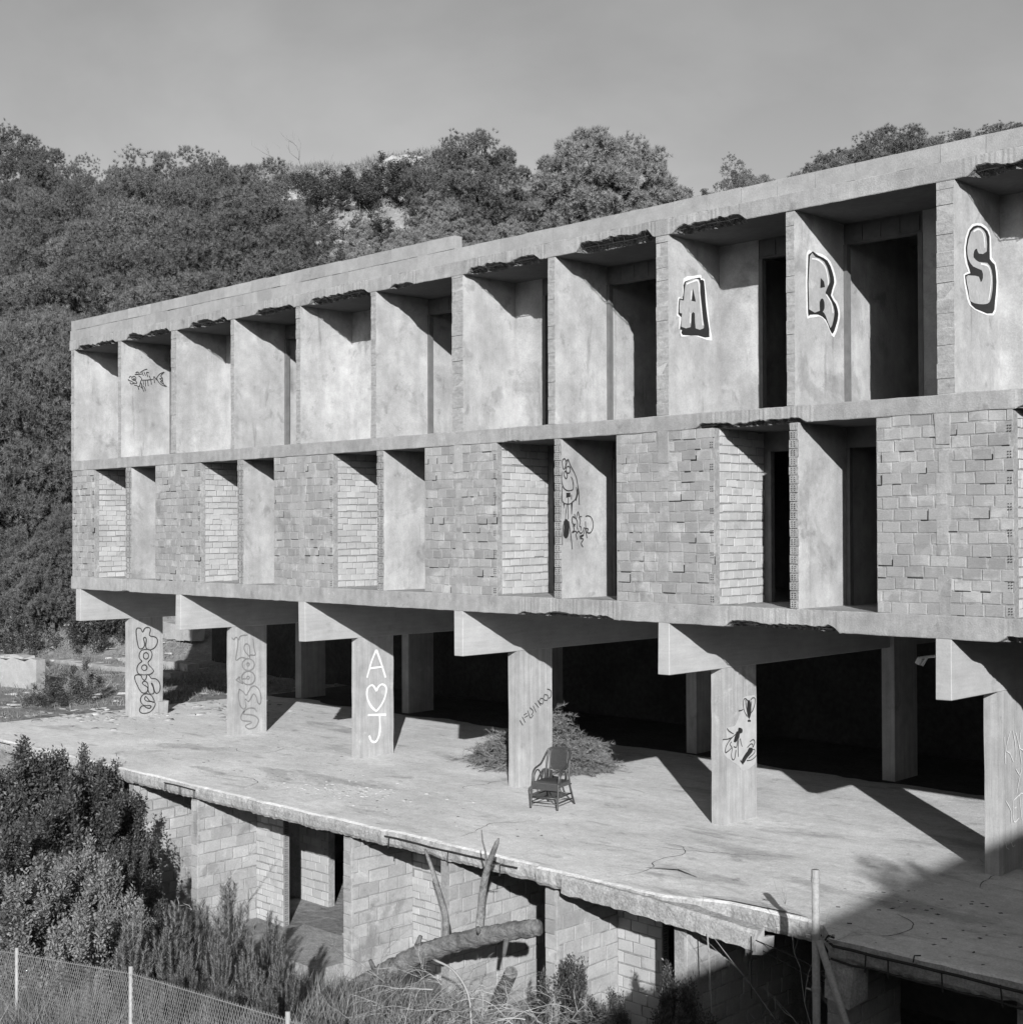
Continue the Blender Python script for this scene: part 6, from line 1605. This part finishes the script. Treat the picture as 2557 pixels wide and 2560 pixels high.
# dead limbs lying in the scrub
for k, (pp, r0, lab) in enumerate([([(19.3, -5.6, -.35), (19.65, -5.6, -.40), (19.95, -5.65, -.60), (20.12, -5.75, -.95), (20.35, -5.8, -1.4)], .015, 'pale dead limb arching out of the branch tangle'),
                               ([(21.2, -5.0, -1.4), (21.5, -4.95, -.95), (21.8, -4.9, -.80), (22.2, -4.9, -.82)], .015, 'pale crooked limb before the leafy bushes'),
                               ([(11.9, -4.9, -1.5), (12.5, -4.9, -1.62), (13.2, -5.0, -1.75)], .035, 'straight pale limb lying on the heap by the first pier'),
                               ([(12.1, -4.7, -1.2), (12.6, -4.8, -1.35), (12.9, -4.9, -1.6)], .022, 'thin pale limb lying higher on the heap by the first pier')]):
    m = MB(); m.tube(smooth_path(pp, 4), [r0 * (1 - .5 * i / (4 * (len(pp) - 1))) for i in range(4 * (len(pp) - 1) + 1)], 6)
    tag(m.build('dead_limb', M['twig'], smooth=True), lab, 'branch')
# dry brush heap under the building
bh = empty('brush_heap', (12.45, 3.45, 0)); tag(bh, 'heap of dry cut pine brush piled behind a column under the building', 'brush heap')
rng = np.random.default_rng(77)
BB, DD = [], []
for k in range(1150):
    a = rng.uniform(0, 2 * math.pi); q = math.sqrt(rng.random())
    px_, py_ = math.cos(a) * q * 1.5, math.sin(a) * q * 1.0
    top_ = .98 * max(0, 1 - q ** 2.4) * (.85 + .3 * math.sin(px_ * 4 + 1) * math.cos(py_ * 5)) * (1.1 if px_ > 0 else .9)
    p0 = np.array([px_, py_, max(.03, top_ * rng.uniform(.45, 1.0))])
    dv = unit(rng.normal(size=3) * np.array([1, 1, .35]) + np.array([px_ * .3, py_ * .3, .05])); L = rng.uniform(.18, .5)
    n = int(90 * L) + 14; t = rng.random(n)
    pos = p0 + dv * (t * L)[:, None]; pos[:, 2] = np.maximum(.015, pos[:, 2] - (t * L) ** 2 * .5)
    BB.append(pos); DD.append(unit(dv * .9 + rng.normal(size=(n, 3)) * .6))
base = np.concatenate(BB); d = np.concatenate(DD); n = len(base)
T = tris(base, d, .10 * rng.uniform(.5, 1.3, n), .011, rng)
V = T.reshape(-1, 3)
M['drybrush'] = gray('dry_pine_brush', 0.15, [(1.5, .2, 3)], island=.45, translucent=.15)
link('needles', mesh_np('needles', V, np.arange(len(V)).reshape(-1, 3), M['drybrush']), bh)
o = twig_heap('twigs', (0, 0, 0), 70, M['twig_dark'], (1.5, .95), .85, .5, .008, 12, None, None, arc=1.0); o.parent = bh
# ------------------------------------------------------------------ low plastered wall at the end of the terrace, rocks
lw = empty('low_wall', (-8.3, 2.2, tz(-8.3, 2.2))); tag(lw, 'low broken plastered wall on the dirt beyond the terrace', 'wall')
m = MB(); V = [(-4.2, -.9, -.3), (1.3, .35, -.3), (1.3, .65, -.3), (-4.2, -.6, -.3)]
top = [.75, .95]
m.add([(-4.6, -1.9, -.4), (1.25, .25, -.4), (1.2, .55, -.4), (-4.7, -1.6, -.4), (-4.6, -1.9, .82), (-1.2, -.65, .86), (.45, -.04, 1.0), (1.25, .25, .86), (1.2, .55, .86), (.4, .26, 1.0), (-1.3, -.35, .86), (-4.7, -1.6, .82)],
      [(0, 1, 7, 6, 5, 4), (1, 2, 8, 7), (2, 3, 11, 10, 9, 8), (3, 0, 4, 11), (4, 5, 10, 11), (5, 6, 9, 10), (6, 7, 8, 9)])
m.build('wall', M['block'], lw)
m = MB()
for k in range(7): m.box(-3.8 + k * .7, -3.2 + k * .7, -1.62 + k * .262, -1.25 + k * .262, .82 + .01 * k, .90 + .01 * k, .03)
m.build('capstone', M['block'], lw)
def rock(x, y, s, seed, label, group, z=None, flat=.6):
    bm = bmesh.new(); bmesh.ops.create_icosphere(bm, subdivisions=2, radius=1)
    for v in bm.verts:
        n_ = mnoise.noise(v.co * 1.3 + Vector((seed, 0, 0))) * .45 + mnoise.noise(v.co * 3.1 + Vector((seed, 5, 0))) * .2
        v.co *= (1 + n_)
    me = bpy.data.meshes.new('rock'); bm.to_mesh(me); bm.free(); me.materials.append(M['rock'])
    o = link('rock', me); o.scale = (s * 1.3, s, s * flat); o.rotation_euler = (0, 0, seed * 1.7)
    o.location = (x, y, (tz(x, y) if z is None else z) + s * flat * .25); tag(o, label, 'rock', group)
for row in ROCKS: rock(*row)
# terraced stone steps of the slope beyond the end column
for k, (x, y, L) in enumerate([(-9.6, 6.2, 7.0), (-11.6, 7.6, 8.0), (-14.0, 9.3, 8.0)]):
    m = MB(); z = tz(x, y)
    for q in range(int(L / .55)):
        xx = x - L * .5 + q * .55
        m.box(xx, xx + .53, y - .15 + .06 * rnd.random() + q * .05, y + .35 + q * .05, z - .4, z + .16 + .05 * rnd.random(), .03)
    tag(m.build('stone_ledge', M['block']), ['pale stone ledge crossing the dirt just behind the end column', 'second pale stone ledge up the dirt slope', 'highest pale stone ledge below the pines'][k], 'ledge')
# ------------------------------------------------------------------ loose debris
def debris(name, n, region, smin, smax, mat, label, seed, flat=.35, parent=None, zf=None):
    rr = random.Random(seed); V = []; F = []
    for i in range(n):
        x, y = region(rr)
        z = zf(x, y) if zf else 0.0
        s = smin + (smax - smin) * rr.random() ** 3; a = rr.uniform(0, 6.28); c_, s_ = math.cos(a), math.sin(a)
        b = len(V); w, l, h = s * rr.uniform(.5, 1), s, s * flat * rr.uniform(.4, 1)
        for (p, q, r) in ((-1, -1, 0), (1, -1, 0), (1, 1, 0), (-1, 1, 0), (-.7, -.8, 1), (.8, -.7, 1), (.7, .75, 1), (-.8, .7, 1)):
            u, v = p * w * rr.uniform(.7, 1.1), q * l * rr.uniform(.7, 1.1); V.append((x + u * c_ - v * s_, y + u * s_ + v * c_, z - .004 + r * h * rr.uniform(.6, 1.2)))
        F += [(b, b + 1, b + 5, b + 4), (b + 1, b + 2, b + 6, b + 5), (b + 2, b + 3, b + 7, b + 6), (b + 3, b, b + 4, b + 7), (b + 4, b + 5, b + 6, b + 7)]
    o = link(name, mesh_np(name, np.array(V), np.array(F), mat)); tag(o, label, kind='stuff'); return o
def clus(cl):
    def f(rr):
        cx, cy, sx, sy = rr.choice(cl); return rr.gauss(cx, sx), rr.gauss(cy, sy)
    return f
M['chips'] = gray('concrete_chips', 0.56, [(8, .1, 4)], island=.35)
M['chips_dark'] = gray('dark_litter', 0.10, [(8, .1, 4)], island=.5)
debris('rubble', 900, clus([(12.0, -1.0, .7, .5), (12.0, -1.0, .3, .25), (12.3, -.6, 1.2, .5), (10.5, -1.2, 1.2, .4)]), .004, .045, M['chips'], 'pale concrete chips strewn over the terrace floor', 1)
debris('rubble', 2600, lambda r: (r.uniform(2, 26), r.uniform(-2.3, 5.5)), .003, .022, M['chips'], 'scattered pale grit on the terrace floor', 2)
debris('rubble', 420, clus([(16.5, -1.2, 1.2, .5), (17.3, -.8, .6, .3), (15.6, -1.6, .8, .3), (23.5, -1.0, 1.0, .7), (23.0, -.3, .8, .5)]), .004, .03, M['chips'], 'pale grit near the chair and the terrace edge', 3)
debris('litter', 900, clus([(12.0, -.4, 1.5, .5), (15, -1.3, 1.5, .4), (8, -1, 2, .5), (22.5, -.8, 1.2, .6), (23.8, -1.5, .8, .5), (23.8, -1.6, .5, .4), (22.8, -.4, .7, .3), (6, 1, 2, 1.2), (2.5, 2, 1.5, 1.5)]), .005, .04, M['chips_dark'], 'dark litter and twigs on the terrace floor', 4, flat=.2)
debris('rubble', 900, clus([(-.3, 3.6, 1.2, 1.6), (1.5, 4.0, 1.2, .8), (-1.5, 2.5, 1.2, 1.0), (-2, .3, 1.5, .8), (-.2, 1.2, .5, .5)]), .01, .14, M['rubble'], 'stones and broken masonry around the end column', 5, zf=lambda x, y: max(0.0, tz(x, y)) if x > -1.2 else tz(x, y))
debris('rubble', 1800, lambda r: (r.uniform(-30, -1.4), r.uniform(-2, 15)), .015, .22, M['rubble'], 'stones scattered over the dirt slope', 6, zf=tz)
debris('rubble', 700, lambda r: (r.uniform(9, 27), r.uniform(-9, -2.7)), .01, .12, M['rubble'], 'stones on the ground below the terrace', 7, zf=tz)
debris('rubble', 60, clus([(12.2, -1.6, .6, .3), (11.9, -.4, .5, .3)]), .03, .16, M['rubble'], 'broken slabs on the basement floor', 8, zf=lambda x, y: -2.74)
# weeds: many blades
def weeds(n, region, hmin, hmax, mat, label, seed, w=.012):
    rng = np.random.default_rng(seed); rr = random.Random(seed)
    pts = np.array([region(rr) for _ in range(n)]); z = terrain(pts[:, 0], pts[:, 1])
    base = np.stack([pts[:, 0], pts[:, 1], z - .01], 1)
    d = unit(np.stack([rng.normal(size=n) * .55, rng.normal(size=n) * .55, np.ones(n)], 1))
    T = tris(base, d, rng.uniform(hmin, hmax, n), w, rng); V = T.reshape(-1, 3)
    o = link('weeds', mesh_np('weeds', V, np.arange(len(V)).reshape(-1, 3), mat)); tag(o, label, kind='stuff')
tuft = [(random.Random(i).uniform(-32, -1.6), random.Random(i + 999).uniform(-3, 16)) for i in range(420)]
M['grass'] = gray('dry_grass', 0.17, [(.4, .25, 3)], island=.4, translucent=.2)
weeds(52000, lambda r: (lambda c: (r.gauss(c[0], .45), r.gauss(c[1], .40)))(r.choice(tuft)), .05, .26, M['grass'], 'tufts of grass and low weeds over the dirt slope', 21, .022)
tuft2 = [(random.Random(i + 50).uniform(8, 27), random.Random(i + 1999).uniform(-10, -3.0)) for i in range(420)]
weeds(90000, lambda r: (lambda c: (r.gauss(c[0], .35), min(-2.6, r.gauss(c[1], .3))))(r.choice(tuft2)), .10, .55, M['grass'], 'tangled weeds and dry grass below the terrace', 22, .014)
def hill_pt(r):
    while True:
        x, y = r.uniform(-75, 12), r.uniform(14, 62)
        if (x + 20) * (-0.485) + (y - 2) * .874 > 6: return x, y
weeds(120000, hill_pt, .15, .6, M['grass'], 'dry grass and heath covering the hillside', 23, .07)

# ------------------------------------------------------------------ neighbouring house whose gable shades the near end of the terrace
hs = empty('gabled_house', (0, 0, 0))
tag(hs, 'rendered house with a tiled gable roof facing the terrace across the garden', 'house')
hh_ = Vector((.68966, .72414, 0)); ah_ = Vector((.72414, -.68966, 0))
def H(u, a, z): 
    p = hh_ * u + ah_ * a; return (p.x, p.y, z)
def zr(u): return ((-6.65 + (u - 12.48) * .385) + .346155 * 40) / .93818
U0, U1, UR = 8.6, 34.4, 21.5
ze, zt_ = zr(U0), zr(UR)
A0, A1 = 40.0, 49.0
g0 = -1.5
m = MB(); m.add([H(U0 + .3, A0 + .15, g0), H(U1 - .3, A0 + .15, g0), H(U1 - .3, A0 + .15, ze - .05), H(UR, A0 + .15, zt_ - .25), H(U0 + .3, A0 + .15, ze - .05), H(U0 + .3, A1 - .2, g0), H(U1 - .3, A1 - .2, g0), H(U1 - .3, A1 - .2, ze - .05), H(UR, A1 - .2, zt_ - .25), H(U0 + .3, A1 - .2, ze - .05)],
    [(0, 1, 2, 3, 4), (9, 8, 7, 6, 5), (0, 4, 9, 5), (1, 6, 7, 2), (0, 5, 6, 1)])
m.build('wall', M['house'], hs)
m = MB()
for s0, s1, z0, z1 in ((U0, UR, ze, zt_), (UR, U1, zt_, ze)):
    m.add([H(s0, A0, z0), H(s1, A0, z1), H(s1, A1, z1), H(s0, A1, z0), H(s0, A0, z0 - .2), H(s1, A0, z1 - .2), H(s1, A1, z1 - .2), H(s0, A1, z0 - .2)], [(0, 1, 2, 3), (7, 6, 5, 4), (0, 4, 5, 1), (3, 2, 6, 7), (0, 3, 7, 4), (1, 5, 6, 2)])
m.build('roof', M['tile'], hs)
for u in (14, 18, 25, 29):
    for z in (1.2, 4.4):
        m = MB(); m.add([H(u, A0 + .10, z), H(u + 1.2, A0 + .10, z), H(u + 1.2, A0 + .10, z + 1.5), H(u, A0 + .10, z + 1.5)], [(0, 1, 2, 3)]); w = m.build('window', M['glass'], hs)
for u_, w_, ws, lab in ((15.95, -4.42, .75, 'slim garden tree standing before the gabled house'), (16.50, -4.55, .5, 'slimmer garden tree beside the first one before the gabled house'), (15.35, -5.05, .6, 'short garden tree below the eave of the gabled house')):
    p = H(u_, 39.0, 0); zt2 = (w_ + .346155 * 39.0) / .93818
    plant('tall1', 'garden_tree', p[0], p[1], zt2 - tz(p[0], p[1]), ws, 1.0 + u_, lab, 'tree')
# ------------------------------------------------------------------ cracks wandering over the terrace floor
for k, (x, y, a, L) in enumerate([(10.2, -2.3, 1.2, 2.6), (16.0, -2.2, 1.9, 2.2), (19.3, -2.2, 1.0, 2.4), (22.9, -2.5, 1.4, 1.6), (6.0, .4, .2, 3.0), (20.4, .2, 2.9, 2.2), (23.2, .5, 2.2, 1.8), (13.4, .6, 3.0, 2.6)]):
    rr = random.Random(k); m = MB(); pts = [Vector((x, y))]
    while L > 0:
        a += rr.uniform(-.55, .55); st_ = rr.uniform(.05, .14); L -= st_
        pts.append(pts[-1] + Vector((math.cos(a), math.sin(a))) * st_)
    n = len(pts); V = []
    for i, p in enumerate(pts):
        w = rr.uniform(.002, .009) * (1 - abs(2 * i / n - 1) ** 3)
        d = (pts[min(i + 1, n - 1)] - pts[max(i - 1, 0)]).normalized(); q = Vector((-d.y, d.x)) * w
        V += [(p.x + q.x, p.y + q.y, .0045), (p.x - q.x, p.y - q.y, .0045)]
    m.add(V, [(2 * i, 2 * i + 1, 2 * i + 3, 2 * i + 2) for i in range(n - 1)])
    m.build('floor_crack', M['hole'], slab_o)
